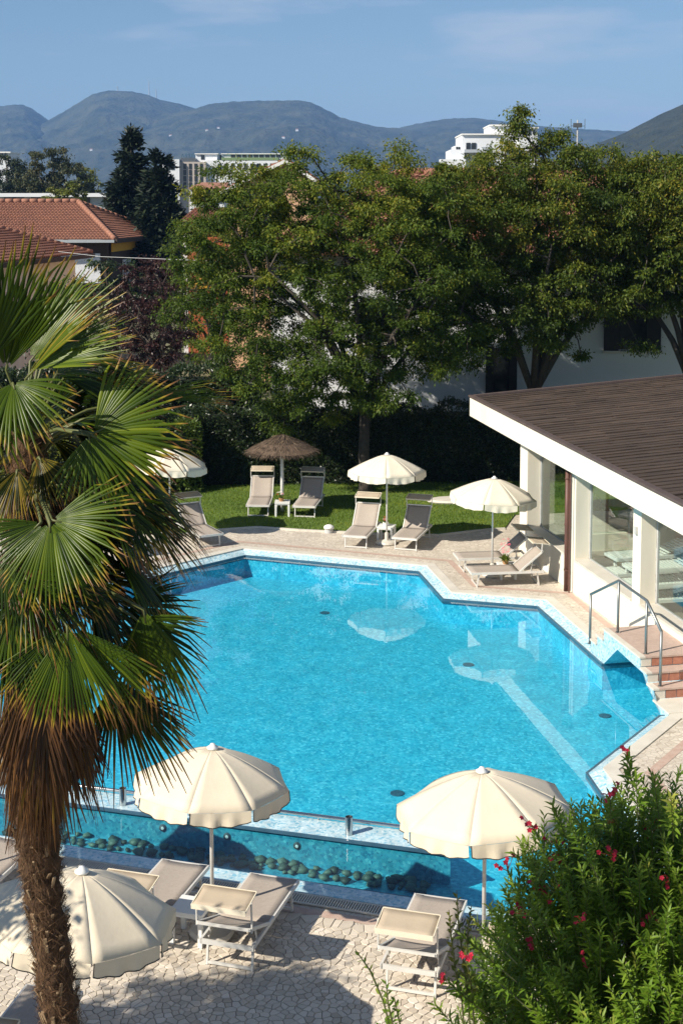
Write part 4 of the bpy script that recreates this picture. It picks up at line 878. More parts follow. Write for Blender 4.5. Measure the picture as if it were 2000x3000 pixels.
hedge('hedge', 'broad leaved green hedge end behind the far left parasol', [(-7.6, 43.6), (-6.0, 44.5), (-4.6, 45.0)], 2.2, 1.2, 11000, 'leaf_bright', .10, tone=-.25, seed=4)
hedge('hedge', 'tall dark unclipped hedge behind the fence and palm', [(-14.5, 49.5), (-9, 49.0), (-2.8, 49.4)], 3.3, 1.5, 26000, 'leaf_hedge', .12, tone=.05, seed=6)
# tree whose thin stem stands in the left hedge
make_tree('plum_tree', 'dark purple leaved tree behind the palm', (-7.2, 56, 0), 2.2, .12, [((-7.4, 56, 4.7), (1.9, 1.8, 2.4))], 90, .42, .5, 230, .12, 'leaf_plum', 31)
make_tree('shrub_tree', 'dark green bushy tree behind the purple one', (-10.0, 60, 0), 1.8, .14, [((-10, 60, 4.2), (3.2, 2.2, 2.6))], 80, .6, .7, 200, .15, 'leaf_hedge', 33)
make_tree('shrub_tree', 'small dark green tree left of the peach house', (-6.0, 66, 0), 2.5, .16, [((-5.9, 66, 5.0), (2.6, 2.2, 3.4))], 80, .6, .75, 200, .16, 'leaf_tree', 35)
make_tree('garden_tree', 'leafy tree just beyond the left edge shading the lower deck', (-8.6, 10.3, 0), 3.0, .14, [((-8.5, 10.4, 5.0), (2.2, 1.5, 1.4)), ((-6.9, 9.6, 5.0), (1.2, .9, 1.0)), ((-7.3, 11.9, 4.6), (1.0, .8, .7)), ((-6.4, 12.6, 4.6), (1.0, .6, .6))], 100, .5, .6, 260, .12, 'leaf_tree', 51)  # tree out of view, its crown shaped to throw shade on the deck
# conifers
def conifer(label, base, H, Rb, mat, seed, n=26000):
    e = empty('conifer', base, 0, label, 'tree', 'conifers behind the tiled houses'); rr = np.random.default_rng(seed); b = Vector(base)
    MB().tube([b, b + Vector((0, 0, H * .5)), b + Vector((0, 0, H * .97))], [.35, .2, .03], 8).build('trunk', MAT['bark'], e, True)
    nb = 260; z = 1. - rr.random(nb) ** .62 * .95; a = rr.uniform(0, 2 * pi, nb); Rz = Rb * (1 - z) ** .75 * rr.uniform(.7, 1.12, nb) + .15
    k = rr.integers(0, nb, n); f = rr.random(n) ** .6; r = Rz[k] * f
    P = np.column_stack([b.x + np.cos(a[k]) * r, b.y + np.sin(a[k]) * r, z[k] * H + r * .10 - (f ** 2) * Rz[k] * .22]) + rr.normal(0, 1, (n, 3)) * np.array([.16, .16, .13]) * (1 + Rz[k][:, None] * .18)
    D = np.column_stack([np.cos(a[k]), np.sin(a[k]), np.full(n, .15)]) + rr.normal(0, .45, (n, 3)); N = rr.normal(0, .5, (n, 3)) + np.array([0, 0, 1.]); L = rr.uniform(.35, .75, n)
    leaf_obj('crown', P, D, N, L, L * .33, .35 + rr.normal(0, .2, n) + (f - .6) * .3, mat, e)
    tw = MB()
    for i in range(0, nb, 3): tw.tube([(b.x, b.y, z[i] * H), (b.x + cos(a[i]) * Rz[i] * .9, b.y + sin(a[i]) * Rz[i] * .9, z[i] * H - Rz[i] * .1)], [.05, .01], 4, False)
    tw.build('branches', MAT['bark'], e, True)
conifer('tall dark conifer, the left and higher of two behind the tiled roofs', (PX(392, 118), 118, 0), PZ(366, 118), 3.6, 'leaf_conifer', 1, 30000)
conifer('shorter darker conifer, the right one of two behind the tiled roofs', (PX(476, 114), 114, 0), PZ(440, 114), 3.5, 'leaf_conifer', 2, 24000)
make_tree('broadleaf_tree', 'olive brown broad tree behind the grey flat building', (PX(160, 185), 185, 0), 5, .4, [((PX(165, 185), 185, 9.5), (5.5, 4, 7.0))], 150, .8, 1.2, 230, .36, 'leaf_far', 41, 'far trees on the left')
make_tree('broadleaf_tree', 'dark green broad tree at the far left edge', (PX(30, 188), 188, 0), 5, .4, [((PX(20, 188), 188, 9.0), (7.5, 4, 6.6))], 160, .85, 1.3, 230, .36, 'leaf_conifer', 43, 'far trees on the left', tonefn=lambda C: np.full(len(C), .3))
make_tree('broadleaf_tree', 'bright yellow green bush just above the left tile ridge', (PX(198, 130), 130, 0), 5, .2, [((PX(198, 130), 130, 8.7), (2.0, 1.7, 2.1))], 50, .6, .6, 160, .24, 'leaf_lime', 45, 'far trees on the left')
make_tree('broadleaf_tree', 'small yellow green tree between the olive tree and the conifer', (PX(260, 200), 200, 0), 5, .2, [((PX(262, 200), 200, 10.5), (2.2, 2, 3.0))], 40, .7, .8, 140, .3, 'leaf_lime', 47, 'far trees on the left')
make_tree('broadleaf_tree', 'low green bush left of the bright bush above the ridge', (PX(105, 135), 135, 0), 4, .2, [((PX(105, 135), 135, 7.2), (2.4, 1.7, 1.9))], 40, .6, .6, 140, .24, 'leaf_bright', 48, 'far trees on the left')
# wooded plain between the houses and the hills: one mass
n = 42000; rr = np.random.default_rng(77); Yv = 220 + 2300 * rr.random(n) ** 1.6; Xv = (rr.uniform(-300, 2300, n) - 1000) / FPX * Yv
cl_ = np.sin(Xv / 31 + np.sin(Yv / 53)) + np.sin(Yv / 41 + Xv / 67); keep = cl_ > -.3; Xv = Xv[keep]; Yv = Yv[keep]; n = len(Xv)
sz = np.clip(Yv / 260, 1.3, 6)
P = np.column_stack([Xv, Yv, rr.random(n) * (5 + 2.2 * np.clip(cl_[keep], 0, 1.5)) * .9 + .3]); D = rr.normal(0, 1, (n, 3)); N = rr.normal(0, .5, (n, 3)) + np.array([0, -.4, 1])
V, F = leaf_quads(P, D, N, sz, sz * .7); wo = finish('far_wood', np_mesh('far_wood', V, F, {'rnd': np.repeat(np.clip(.3 + rr.normal(0, .2, n), 0, 1), 4)}), MAT['leaf_far']); tag(wo, 'far belt of trees on the plain below the hills', 'woodland', kind='stuff')
# ================================================================ garden furniture
def make_parasol(loc, label, rz=0., tilt=(0, 0), Rr=1.05, rim=2.0, rise=.44, near=False, val=.17, canvas='canvas_white', n=8, pole_low=0.):
    e = empty('parasol', loc, rz, label, 'parasol', 'cream canvas parasols')
    tm = Matrix.Rotation(tilt[0], 4, 'X') @ Matrix.Rotation(tilt[1], 4, 'Y'); piv = Vector((0, 0, rim - .1)); T = Matrix.Translation(piv) @ tm @ Matrix.Translation(-piv)
    NR, NA = 7, 6; da = 2 * pi / n
    def surf(f, k):      # f 0..1 from hub to rim, k 0..1 across the panel
        sag = .010 * sin(pi * k); th = (k - .5) * da
        r = Rr * f * (cos(da / 2) / cos(th)) * (1 - sag * f ** 2 * .9); z = rim + rise * (1 - f ** 1.4) - .018 * sin(pi * k) * f
        return T @ Vector((r * cos(th), r * sin(th), z))
    V = [surf((i + .4) / (NR + .4) if i else .03, j / NA) for i in range(NR + 1) for j in range(NA + 1)]
    F = [(i * (NA + 1) + j, (i + 1) * (NA + 1) + j, (i + 1) * (NA + 1) + j + 1, i * (NA + 1) + j + 1) for i in range(NR) for j in range(NA)]
    # valance hangs from the rim, cut deeper at the ribs
    VV = []; rows = 4; rr = random.Random(hash(label) % 1000); W = 16
    for i in range(rows):
        for j in range(W + 1):
            k = j / W; p = surf(1., min(1, max(0, .02 + .96 * k))); q = T.inverted() @ p; u = i / (rows - 1)
            d = Vector((cos((k - .5) * da), sin((k - .5) * da), 0)); drop = val * (.78 + .24 * sin(pi * k) ** .55) * u
            VV.append(T @ (q + d * (.028 * u * sin(k * 19 + 1) * sin(pi * k) + .015 * u) - Vector((0, 0, drop + (.004 if i == 0 else 0)))))
    FV = [(i * (W + 1) + j, (i + 1) * (W + 1) + j, (i + 1) * (W + 1) + j + 1, i * (W + 1) + j + 1) for i in range(rows - 1) for j in range(W)]
    hem = VV[(rows - 1) * (W + 1):]
    Ti = T.inverted()
    for k in range(n):
        rot = Matrix.Rotation(k * da, 4, 'Z'); X = lambda L: [T @ (rot @ (Ti @ v)) for v in L]
        pn = MB().add(X(V), F).build('canopy_panel', MAT[canvas], e, smooth=True); sm = pn.modifiers.new('t', 'SOLIDIFY'); sm.thickness = .004
        va = MB().add(X(VV), FV).build('valance', MAT[canvas], pn, smooth=True)
        if near:
            MB().tube(X(hem), .0065, 4).build('hem_tape', MAT['piping'], va)
            he = X([VV[i * (W + 1)] for i in range(rows)]); MB().tube(he, .005, 4).build('hem_tape', MAT['piping'], va)
    hub = T @ Vector((0, 0, rim + rise)); rib = MB()
    for k in range(n):
        a = (k + .5) * da; rib.bar(T @ Vector((0, 0, rim + rise - .05)), T @ Vector((Rr * .97 * cos(a), Rr * .97 * sin(a), rim - .035)), .014, .014)
    rib.build('ribs', MAT['alu'], e)
    MB().lathe([(.07, -.01), (.075, .012), (.04, .03), (.028, .055), (.0, .06)], c=hub, seg=12).build('cap', MAT['plastic'], e, smooth=True)
    MB().tube([(0, 0, pole_low), (0, 0, rim - .35), hub - Vector((0, 0, .03))], [.024, .024, .019], 10).build('pole', MAT['alu'], e, smooth=True)
    bs = MB().lathe([(.0, .0), (.27, .0), (.29, .03), (.26, .075), (.10, .095), (.05, .10), (.05, .30), (.034, .31), (0, .31)], seg=18)
    bs.v = [(x * (1 + .10 * sin(3 * atan2(y, x))), y * (1 + .08 * cos(2 * atan2(y, x))), z) for x, y, z in bs.v]; bs.build('base', MAT['coping'], e, smooth=False)
    return e
make_parasol((-1.63, 17.19, .018), 'near cream parasol at the poolside, left of the two beyond the loungers', radians(12), (radians(-1), radians(2.5)), near=True, Rr=1.0, canvas='canvas')
make_parasol((1.72, 16.46, .018), 'near cream parasol partly behind the oleander bush', radians(8), (radians(-2), radians(-4)), near=True, Rr=1.08, canvas='canvas')
make_parasol((-2.71, 13.93, .005), 'nearest cream parasol behind the palm trunk at lower left', radians(-4), (radians(-3), radians(6)), near=True, Rr=1.03, canvas='canvas')
make_parasol((-5.0, 18.25, .018), 'cream parasol just beyond the left edge, its shadow falling in the channel', radians(12), near=True, canvas='canvas')
make_parasol((1.22, 37.7, .005), 'far cream parasol between two loungers at the lawn edge', radians(20))
make_parasol((3.72, 34.45, .005), 'far cream parasol beside the pavilion over two sideways loungers', radians(5), (radians(1), radians(3)), Rr=1.08)
make_parasol((-4.72, 38.55, .03), 'far cream parasol half hidden behind the palm leaves', radians(10), (0, radians(5)), Rr=1.08)
# thatched parasol
tp = empty('thatched_parasol', (-1.76, 41.6, .03), 0, 'brown thatched parasol on a white pole standing on the lawn', 'parasol')
MB().tube([(0, 0, 0), (0, 0, 2.25)], .05, 12).build('pole', MAT['white_paint'], tp, smooth=True)
b = MB()
for k in range(10): a = 2 * pi * k / 10; b.bar((0, 0, 2.2), (1.0 * cos(a), 1.0 * sin(a), 1.82), .025, .025)
b.build('ribs', MAT['wood_dark'], tp)
MB().lathe([(1.02, 1.84), (.6, 2.06), (.25, 2.18), (.04, 2.28), (0, 2.28)], seg=28).build('thatch_core', MAT['straw'], tp)
n = 5200; rr = np.random.default_rng(3); f = rr.random(n) ** .5; a = rr.uniform(0, 2 * pi, n); layer = np.where(f < .48, .0, np.where(f < .78, 1., 2.))
r0 = f * .98; z0 = 2.31 - .45 * f - .02 * layer + rr.normal(0, .012, n); P = np.column_stack([np.cos(a) * r0, np.sin(a) * r0, z0 + .03])
D = np.column_stack([np.cos(a), np.sin(a), np.full(n, -.62)]) + rr.normal(0, .16, (n, 3)); L = rr.uniform(.14, .26, n)
leafmat('thatch', [(0, (.045, .030, .021)), (.6, (.115, .080, .053)), (1, (.20, .145, .092))], rough=.95, trans=.05)
N = np.column_stack([np.cos(a) * .6, np.sin(a) * .6, np.ones(n)]) + rr.normal(0, .3, (n, 3)); leaf_obj('thatch', P, D, N, L, np.full(n, .022), .45 + rr.normal(0, .25, n), 'thatch', tp, world=False)

def make_lounger(back, shade_h, shade_tilt, shade_d=.36):
    e = empty('sun_lounger', (0, 0, 0), 0); hw = .33; zb = .36; yb = 1.18; Lb = .74
    hd = Vector((0, cos(back), sin(back))); be = Vector((0, yb, zb)) + hd * Lb
    fr = MB()
    for s in (-1, 1): fr.bar((s * hw, 0, zb - .02), (s * hw, 1.78, zb - .02), .030, .055)
    for y in (0.015, 1.765): fr.bar((-hw, y, zb - .02), (hw, y, zb - .02), .030, .055)
    fr.build('frame', MAT['alu'], e)
    for y in (.20, 1.62):
        l = MB(); sp = -.05 if y < 1 else .05
        for s in (-1, 1): l.bar((s * (hw - .04), y, zb - .02), (s * (hw - .04), y + sp, .0), .026, .034)
        l.bar((-hw + .04, y + sp * .95, .03), (hw - .04, y + sp * .95, .03), .024, .034); l.build('leg', MAT['alu'], e)
    # sling of the seat, sagging between the rails
    def sling(p0, p1, nrm, name, sag):
        p0 = Vector(p0); p1 = Vector(p1); V = []; NU, NV = 8, 6
        for i in range(NU + 1):
            for j in range(NV + 1):
                u = i / NU; v = j / NV; q = p0 + (p1 - p0) * u; V.append(Vector((-hw + .012 + (2 * hw - .024) * v, q.y, q.z)) - Vector(nrm) * sag * sin(pi * v) * (.4 + .6 * sin(pi * u)))
        F = [(i * (NV + 1) + j, i * (NV + 1) + j + 1, (i + 1) * (NV + 1) + j + 1, (i + 1) * (NV + 1) + j) for i in range(NU) for j in range(NV)]
        o = MB().add(V, F).build(name, MAT['sling'], e, smooth=True); o.modifiers.new('t', 'SOLIDIFY').thickness = .006
    sling((0, .02, zb + .012), (0, yb, zb + .012), (0, 0, 1), 'seat', .022)
    sling(Vector((0, yb, zb + .012)), be, (0, -sin(back), cos(back)), 'backrest', .035)
    bf = MB()
    for s in (-1, 1): bf.bar((s * hw, yb, zb), Vector((s * hw, be.y, be.z)), .028, .036)
    bf.bar((-hw, be.y, be.z), (hw, be.y, be.z), .028, .03); bf.build('back_frame', MAT['alu'], e)
    st = MB()
    for s in (-1, 1):
        m = Vector((s * (hw - .03), yb, zb)) + hd * Lb * .6; st.bar(m, (s * (hw - .03), m.y - .12 + .05, zb - .03), .016, .016)
    st.build('strut', MAT['alu'], e)
    # sunshade on two arms
    top = Vector((0, be.y - .02, be.z + shade_h))
    for s in (-1, 1): MB().bar((s * (hw + .022), be.y - .04, be.z - .05), (s * (hw + .022), top.y, top.z), .016, .026).build('shade_arm', MAT['alu'], e)
    d = Vector((0, cos(shade_tilt), sin(shade_tilt))); a0 = top - d * shade_d * .55; a1 = top + d * shade_d * .45; w = hw + .012
    V = []; nrm = Vector((0, -d.z, d.y))
    for i in range(5):
        for j in range(9): q = a0 + (a1 - a0) * (i / 4); V.append(Vector((-w + 2 * w * j / 8, q.y, q.z)) - nrm * .012 * sin(pi * i / 4) * (1 + .4 * sin(j * 2.1)))
    F = [(i * 9 + j, i * 9 + j + 1, (i + 1) * 9 + j + 1, (i + 1) * 9 + j) for i in range(4) for j in range(8)]
    sh = MB().add(V, F).build('sunshade', MAT['shade_cloth'], e, smooth=True); sh.modifiers.new('t', 'SOLIDIFY').thickness = .005
    hemm = MB(); hemm.bar(Vector((-w, a1.y, a1.z - .02)), Vector((w, a1.y, a1.z - .02)), .014, .06); hemm.bar(Vector((-w, a0.y, a0.z - .01)), Vector((w, a0.y, a0.z - .01)), .014, .03)
    for s in (-1, 1): hemm.bar(Vector((s * w, a0.y, a0.z - .006)), Vector((s * w, a1.y, a1.z - .006)), .012, .016)
    hemm.build('shade_frame', MAT['canvas_white'], sh)
    return e
def place(proto, x, y, head, label, z=.0, first=[set()]):
    """foot end at x,y; head = plan direction in degrees from foot to head (0 = +y, clockwise)"""
    rz = -radians(head); o = proto if proto.name not in first[0] else copy_tree(proto, (x, y, z), rz)
    if o is proto: first[0].add(proto.name); o.location = (x, y, z); o.rotation_euler = (0, 0, rz); WM[o.name] = Matrix.Translation((x, y, z)) @ Matrix.Rotation(rz, 4, 'Z')
    tag(o, label, 'lounger', 'taupe sling sun loungers with sunshades'); return o
near_l = make_lounger(radians(21), .33, radians(-9), .40); far_l = make_lounger(radians(47), .24, radians(12), .34); side_l = make_lounger(radians(40), .20, radians(-6), .42)
SZ = .019
place(near_l, -.88, 18.02, 180 + 16.5, 'lounger with raised sunshade right of the near side table, in front of the left parasol', SZ)
place(near_l, -2.10, 18.42, 180 + 16.5, 'lounger left of the near side table, half hidden behind the nearest parasol', SZ)
place(near_l, 1.27, 17.46, 180 + 16.0, 'lounger standing alone right of centre, left of the oleander bush', SZ)
place(near_l, 2.48, 17.10, 180 + 16.0, 'lounger almost hidden behind the oleander bush', SZ)
place(near_l, -4.52, 19.1, 180 + 16.0, 'lounger cut by the left edge behind the palm trunk', SZ)
place(near_l, -3.25, 15.35, 180 + 12.0, 'shaded lounger in the bottom left corner beside the palm trunk', SZ)
place(far_l, -2.44, 40.75, 2, 'lounger left of the thatched parasol on the lawn', .03)
place(far_l, -1.09, 40.62, 8, 'lounger right of the thatched parasol, its back in shade', .03)
place(far_l, .34, 37.10, 14, 'far lounger left of the far centre parasol pole', .0)
place(far_l, 1.65, 36.85, 17, 'far lounger right of the far centre parasol pole', .0)
place(side_l, 3.06, 33.66, 83, 'sideways lounger by the pavilion, the nearer of the pair', .0)
place(side_l, 2.86, 35.02, 83, 'sideways lounger by the pavilion, the farther of the pair', .0)
place(far_l, -3.45, 37.25, -28, 'far lounger at the pool corner beside the palm leaves', .0)
place(far_l, -5.2, 36.2, -30, 'far lounger mostly hidden behind the palm leaves', .0)
def make_table(loc, rz, label, s=.42, h=.40):
    e = empty('side_table', loc, rz, label, 'table', 'white plastic side tables')
    MB().box((0, 0, h - .02), (s, s, .04)).box((0, 0, h - .055), (s * .94, s * .94, .03)).build('top', MAT['plastic'], e)
    for x in (-1, 1):
        for y in (-1, 1): MB().box((x * (s / 2 - .03), y * (s / 2 - .03), (h - .07) / 2), (.055, .055, h - .07)).build('leg', MAT['plastic'], e)
    return e
make_table((-1.88, 17.12, SZ), radians(-16), 'white side table between the two near left loungers', .44, .43)
make_table((-1.73, 41.05, .03), 0, 'white side table under the thatched parasol', .44, .42)
make_table((1.22, 38.05, .0), radians(-15), 'white side table under the far centre parasol', .44, .42)
make_table((4.05, 34.25, .0), radians(8), 'white side table between the two sideways loungers', .42, .36)
def flowers(loc, label, cols, r, h, pot, leafn=40, seed=0):
    e = empty('flower_pot', loc, 0, label, 'flowers'); rr = np.random.default_rng(seed)
    MB().lathe([(.0, 0), (.06, 0), (.085, .10), (.075, .10), (0, .085)], seg=14).build('pot', MAT[pot], e)
    P = np.tile(np.array([[0, 0, .09]]), (leafn, 1)) + rr.normal(0, .02, (leafn, 3)) * np.array([1, 1, .2]); D = rr.normal(0, .7, (leafn, 3)) + np.array([0, 0, .7]); N = rr.normal(0, 1, (leafn, 3))
    leaf_obj('leaves', P, D, N, rr.uniform(.6, 1.1, leafn) * r * 1.3, np.full(leafn, .04), rr.random(leafn), 'leaf_bright', e, world=False)
    k = 0
    for c, m in cols:
        for _ in range(m):
            a = rr.uniform(0, 6.28); q = rr.uniform(.2, 1) * r; z = .10 + h * rr.uniform(.3, 1); fl = MB(); cx, cy = q * cos(a), q * sin(a)
            for t in range(5):
                b2 = 2 * pi * t / 5 + a; fl.add([(cx, cy, z), (cx + .03 * cos(b2 - .4), cy + .03 * sin(b2 - .4), z + .012), (cx + .05 * cos(b2), cy + .05 * sin(b2), z), (cx + .03 * cos(b2 + .4), cy + .03 * sin(b2 + .4), z + .012)], [(0, 1, 2, 3)])
            fl.build('bloom', MAT[c], e)
flowers((-1.76, 41.05, .451), 'basket of white and orange flowers on the lawn table', [('petal_white', 9), ('petal_red', 3)], .13, .16, 'pot', seed=1)
flowers((1.20, 38.05, .421), 'small potted red flower on the far centre table', [('petal_red', 4), ('petal_white', 4)], .06, .14, 'plastic', 24, seed=2)
flowers((4.02, 34.22, .361), 'pink flowering plant between the sideways loungers', [('petal_pink', 22)], .15, .55, 'pot', 60, seed=3)
lm = empty('garden_lamp', (-.35, 39.0, .0), 0, 'small round grey lamp on the lawn edge', 'lamp')
MB().lathe([(0, 0), (.12, 0), (.12, .10), (.10, .12), (0, .12)], seg=18).build('base', MAT['lamp_grey'], lm); MB().lathe([(.14, .12), (.15, .15), (.13, .19), (.06, .225), (0, .23)], seg=18).build('hood', MAT['white_paint'], lm, smooth=True)
c_ = gp(1606, 1676); sb_ = MB().lathe([(0, 0), (.15, 0), (.17, .06), (.14, .16), (.06, .21), (0, .22)], c=(c_.x, c_.y, 0), seg=16).build('white_stone', MAT['white_paint'], None, smooth=True); tag(sb_, 'rounded white stone standing against the pavilion wall', 'stone')
st = MB().lathe([(0, 0), (.75, 0), (.8, .05), (.7, .10), (0, .11)], seg=14); st.v = [(x * (1 + .1 * sin(2 * atan2(y, x))), y * .55, z) for x, y, z in st.v]
st = st.build('stone_slab', MAT['coping'], None); st.location = (3.4, 42.9, .03); tag(st, 'flat pale stone lying on the lawn in front of the dark hedge', 'stone')
# ================================================================ palm
pr = random.Random(21)
PBASE = Vector((-1.93, 10.0, 0))
pm = empty('fan_palm', PBASE, 0, 'tall fan palm with fibrous trunk and skirt of dead leaves at left', 'palm')
axis_pts = [PBASE, dp(148, 2500, 10), dp(135, 2300, 10), dp(115, 2150, 10), dp(95, 2000, 10), dp(85, 1900, 10), dp(75, 1600, 10), dp(70, 1300, 10), dp(65, 1050, 10), dp(62, 960, 10)]
rad_pts = [.15, .14, .128, .122, .135, .16, .16, .14, .11, .05]
def trunk_at(z):
    for p, q, a, b2 in zip(axis_pts[:-1], axis_pts[1:], rad_pts[:-1], rad_pts[1:]):
        if p.z <= z <= q.z: f = (z - p.z) / (q.z - p.z); return p.lerp(q, f), a + (b2 - a) * f
    return axis_pts[-1], rad_pts[-1]
V = []; F = []; SEG = 22; zs = np.linspace(.0, axis_pts[-1].z, 190)
for i, z in enumerate(zs):
    c, r = trunk_at(z)
    for k in range(SEG):
        a = 2 * pi * k / SEG; nn = mnoise.noise(Vector((cos(a) * 2.2, sin(a) * 2.2, z * 7))) * .022 + mnoise.noise(Vector((cos(a) * 6, sin(a) * 6, z * 16))) * .014 + .012 * sin(z * 30 + 1.5 * sin(a * 2))
        V.append((c.x + cos(a) * (r + nn), c.y + sin(a) * (r + nn), z))
F = [(i * SEG + k, i * SEG + (k + 1) % SEG, (i + 1) * SEG + (k + 1) % SEG, (i + 1) * SEG + k) for i in range(len(zs) - 1) for k in range(SEG)]
MB().add(V, F).build('trunk', MAT['fibre'], pm, True, True)
# loose fibres and old leaf bases
n = 18000; rr = np.random.default_rng(4); z = 2.2 + (7.6 - 2.2) * rr.random(n); a = rr.uniform(0, 2 * pi, n); C = np.array([tuple(trunk_at(q)[0]) for q in z]); rd = np.array([trunk_at(q)[1] for q in z])
o_ = np.column_stack([np.cos(a), np.sin(a), np.zeros(n)]); P = C + o_ * (rd + rr.normal(.004, .008, n))[:, None]; tang = np.column_stack([-np.sin(a), np.cos(a), np.zeros(n)])
sgn = np.where(rr.random(n) < .5, -1, 1)
D = o_ * rr.uniform(.0, .45, n)[:, None] + tang * rr.normal(0, .7, n)[:, None] + np.array([0, 0, 1]) * (sgn * rr.uniform(.4, 1., n))[:, None]; L = rr.uniform(.04, .13, n)
leafmat('fibre_strand', [(0, (.035, .018, .009)), (.6, (.11, .058, .027)), (1, (.28, .17, .085))], rough=.9, trans=.1)
leaf_obj('fibres', P, D, o_ + rr.normal(0, .3, (n, 3)), L, rr.uniform(.0025, .006, n), .4 + rr.normal(0, .24, n), 'fibre_strand', pm)['kind'] = 'stuff'
for k in range(150):
    z = 2.3 + 2.6 * pr.random(); a = pr.uniform(0, 2 * pi); c, r = trunk_at(z); o = Vector((cos(a), sin(a), 0)); p = c + o * (r - .01); q = p + o * pr.uniform(.02, .05) + Vector((0, 0, pr.uniform(.01, .06)))
    MB().bar(p - Vector((0, 0, pr.uniform(.0, .08))), q, pr.uniform(.012, .03), pr.uniform(.008, .016), up=o).build('leaf_base', MAT['leaf_stub'], pm, True)
def frond(hub, tip, nrm, spread, nseg=40, droop=.10, dry=.25, cup=.25, tone=0., pet=None, name='frond', tipdry=.55, wid=1.12):
    nseg = max(12, int(nseg * .74)); hub = Vector(hub); tip = Vector(tip); ax = (tip - hub); R0 = ax.length; ax.normalize(); N = Vector(nrm); N = (N - ax * N.dot(ax)).normalized(); S = ax.cross(N)
    V = []; F = []; T = []; Dr = []; dph = 2 * spread / nseg; ts = [.06, .22, .42, .58, .74, .88, 1.]
    brok = pr.random()
    for k in range(nseg):
        ph = -spread + dph * (k + .5) + pr.uniform(-.15, .15) * dph; u = ph / max(spread, .01)
        L = R0 * (1 - .16 * u * u) * pr.uniform(.90, 1.04); d = ax * cos(ph) + S * sin(ph); split = pr.uniform(.30, .44); dr_ = droop * pr.uniform(.5, 1.7); bend = pr.uniform(-.05, .05); tn = pr.gauss(.5 + tone, .13); td = dry + pr.uniform(-.12, .12); tdry = tipdry + pr.uniform(-.15, .2)
        kink = pr.random() < .22; s_ = d.cross(N)
        for i, t in enumerate(ts):
            p = hub + d * (L * t) + N * (cup * R0 * (abs(u) ** 2 * .5 * t - t * t * .25)) + Vector((0, 0, -1)) * (dr_ * L * t ** 2.2) + s_ * bend * L * max(0, t - split) ** 2
            if kink and t > .75: p += Vector((0, 0, -1)) * L * (t - .75) * .55
            arc = 2 * L * t * tan(min(dph, .5) / 2) * 1.0; pk = 2 * R0 * .50 * tan(min(dph, .5) / 2) * 1.05
            w = (arc if t < split else pk * max(.03, (1 - t) / (1 - split)) ** .48 * .92) * wid
            f = .48 * w
            V += [p + s_ * w / 2, p + N * f * (.9 if i < 5 else .5), p - s_ * w / 2]
            dv_ = td + (max(0., t - .72) / .28) ** 1.3 * tdry; T += [tn] * 3; Dr += [dv_] * 3
        b = k * len(ts) * 3
        for i in range(len(ts) - 1):
            q = b + i * 3; F += [(q, q + 1, q + 4, q + 3), (q + 1, q + 2, q + 5, q + 4)]
    V = local(np.array([tuple(v) for v in V]), pm); o = finish(name, np_mesh(name, V, F, {'rnd': np.clip(T, 0, 1), 'dry': np.clip(Dr, 0, 1)}), MAT['leaf_palm'], pm)
    if pet is not None:
        pet = Vector(pet); m = (pet + hub) / 2 + Vector((0, 0, .06)); pv_ = [pet, m, hub, hub + ax * R0 * .12]
        MB().tube(pv_, [.016, .013, .010, .006], 6).build('petiole', MAT['petiole'], o, True, True)
    return o
M('petiole', (.085, .105, .03), (.12, .12, .04), rough=.5)
CR = dp(65, 1010, 10); CM = dp(70, 1120, 10); CL = dp(72, 1300, 10)
def fd(hub, tip, nrm, sp, Yh, Yt, pet, **kw): return frond(dp(hub[0], hub[1], Yh), dp(tip[0], tip[1], Yt), nrm, radians(sp), pet=pet, **kw)
# upper crown, lit
fd((15, 850), (70, 525), (.35, -1, .3), 34, 9.9, 9.8, CR, tone=.05, nseg=30, droop=.0, dry=.12)
fd((-30, 840), (-10, 535), (.5, -1, .2), 40, 9.7, 9.6, CR, tone=.05, nseg=30, droop=.0, dry=.12)
fd((70, 830), (250, 610), (-.55, -.75, .45), 46, 10.2, 10.25, CR, tone=.2, nseg=44, droop=.03, dry=.12, tipdry=.45)
fd((75, 850), (305, 720), (-.3, -.55, .8), 40, 10.0, 10.0, CR, tone=.22, nseg=40, droop=.02, dry=.13, tipdry=.5)
fd((60, 870), (225, 690), (-.6, -.7, .4), 9, 9.6, 9.35, CR, tone=.2, nseg=18, droop=.02, dry=.30, wid=1.6, tipdry=.6)
fd((30, 880), (70, 1010), (0, -.8, .6), 75, 9.4, 9.05, CR, tone=.15, nseg=40, droop=.12, dry=.15)
fd((-40, 900), (-20, 1080), (.2, -.8, .5), 75, 9.4, 9.05, CR, tone=.1, nseg=40, droop=.12, dry=.12)
fd((130, 860), (300, 860), (-.1, -.6, .8), 60, 10.4, 10.8, CR, tone=-.15, nseg=40, droop=.2, dry=.15)
fd((180, 830), (340, 800), (.1, -.3, .9), 55, 10.8, 11.2, CR, tone=-.2, nseg=40, droop=.2, dry=.25)
# the wide right-hand fan
fd((215, 995), (432, 905), (-.25, -.9, .35), 62, 9.55, 9.55, CR, tone=.12, nseg=40, droop=.05, dry=.13, tipdry=.75, cup=.1)
fd((212, 1000), (385, 1125), (-.25, -.9, .40), 42, 9.5, 9.4, CR, tone=.14, nseg=24, droop=.06, dry=.12, tipdry=.5, cup=.1)
fd((205, 1000), (225, 1160), (-.1, -.95, .3), 52, 9.5, 9.35, CR, tone=.10, nseg=24, droop=.06, dry=.12, tipdry=.35, cup=.1)
fd((330, 915), (548, 895), (.0, -.7, .7), 15, 10.5, 10.6, CR, tone=.1, nseg=24, droop=.02, dry=.24, tipdry=.7)
fd((280, 1010), (440, 960), (-.2, -.5, .8), 60, 10.2, 10.6, CR, tone=-.2, nseg=36, droop=.2, dry=.2)
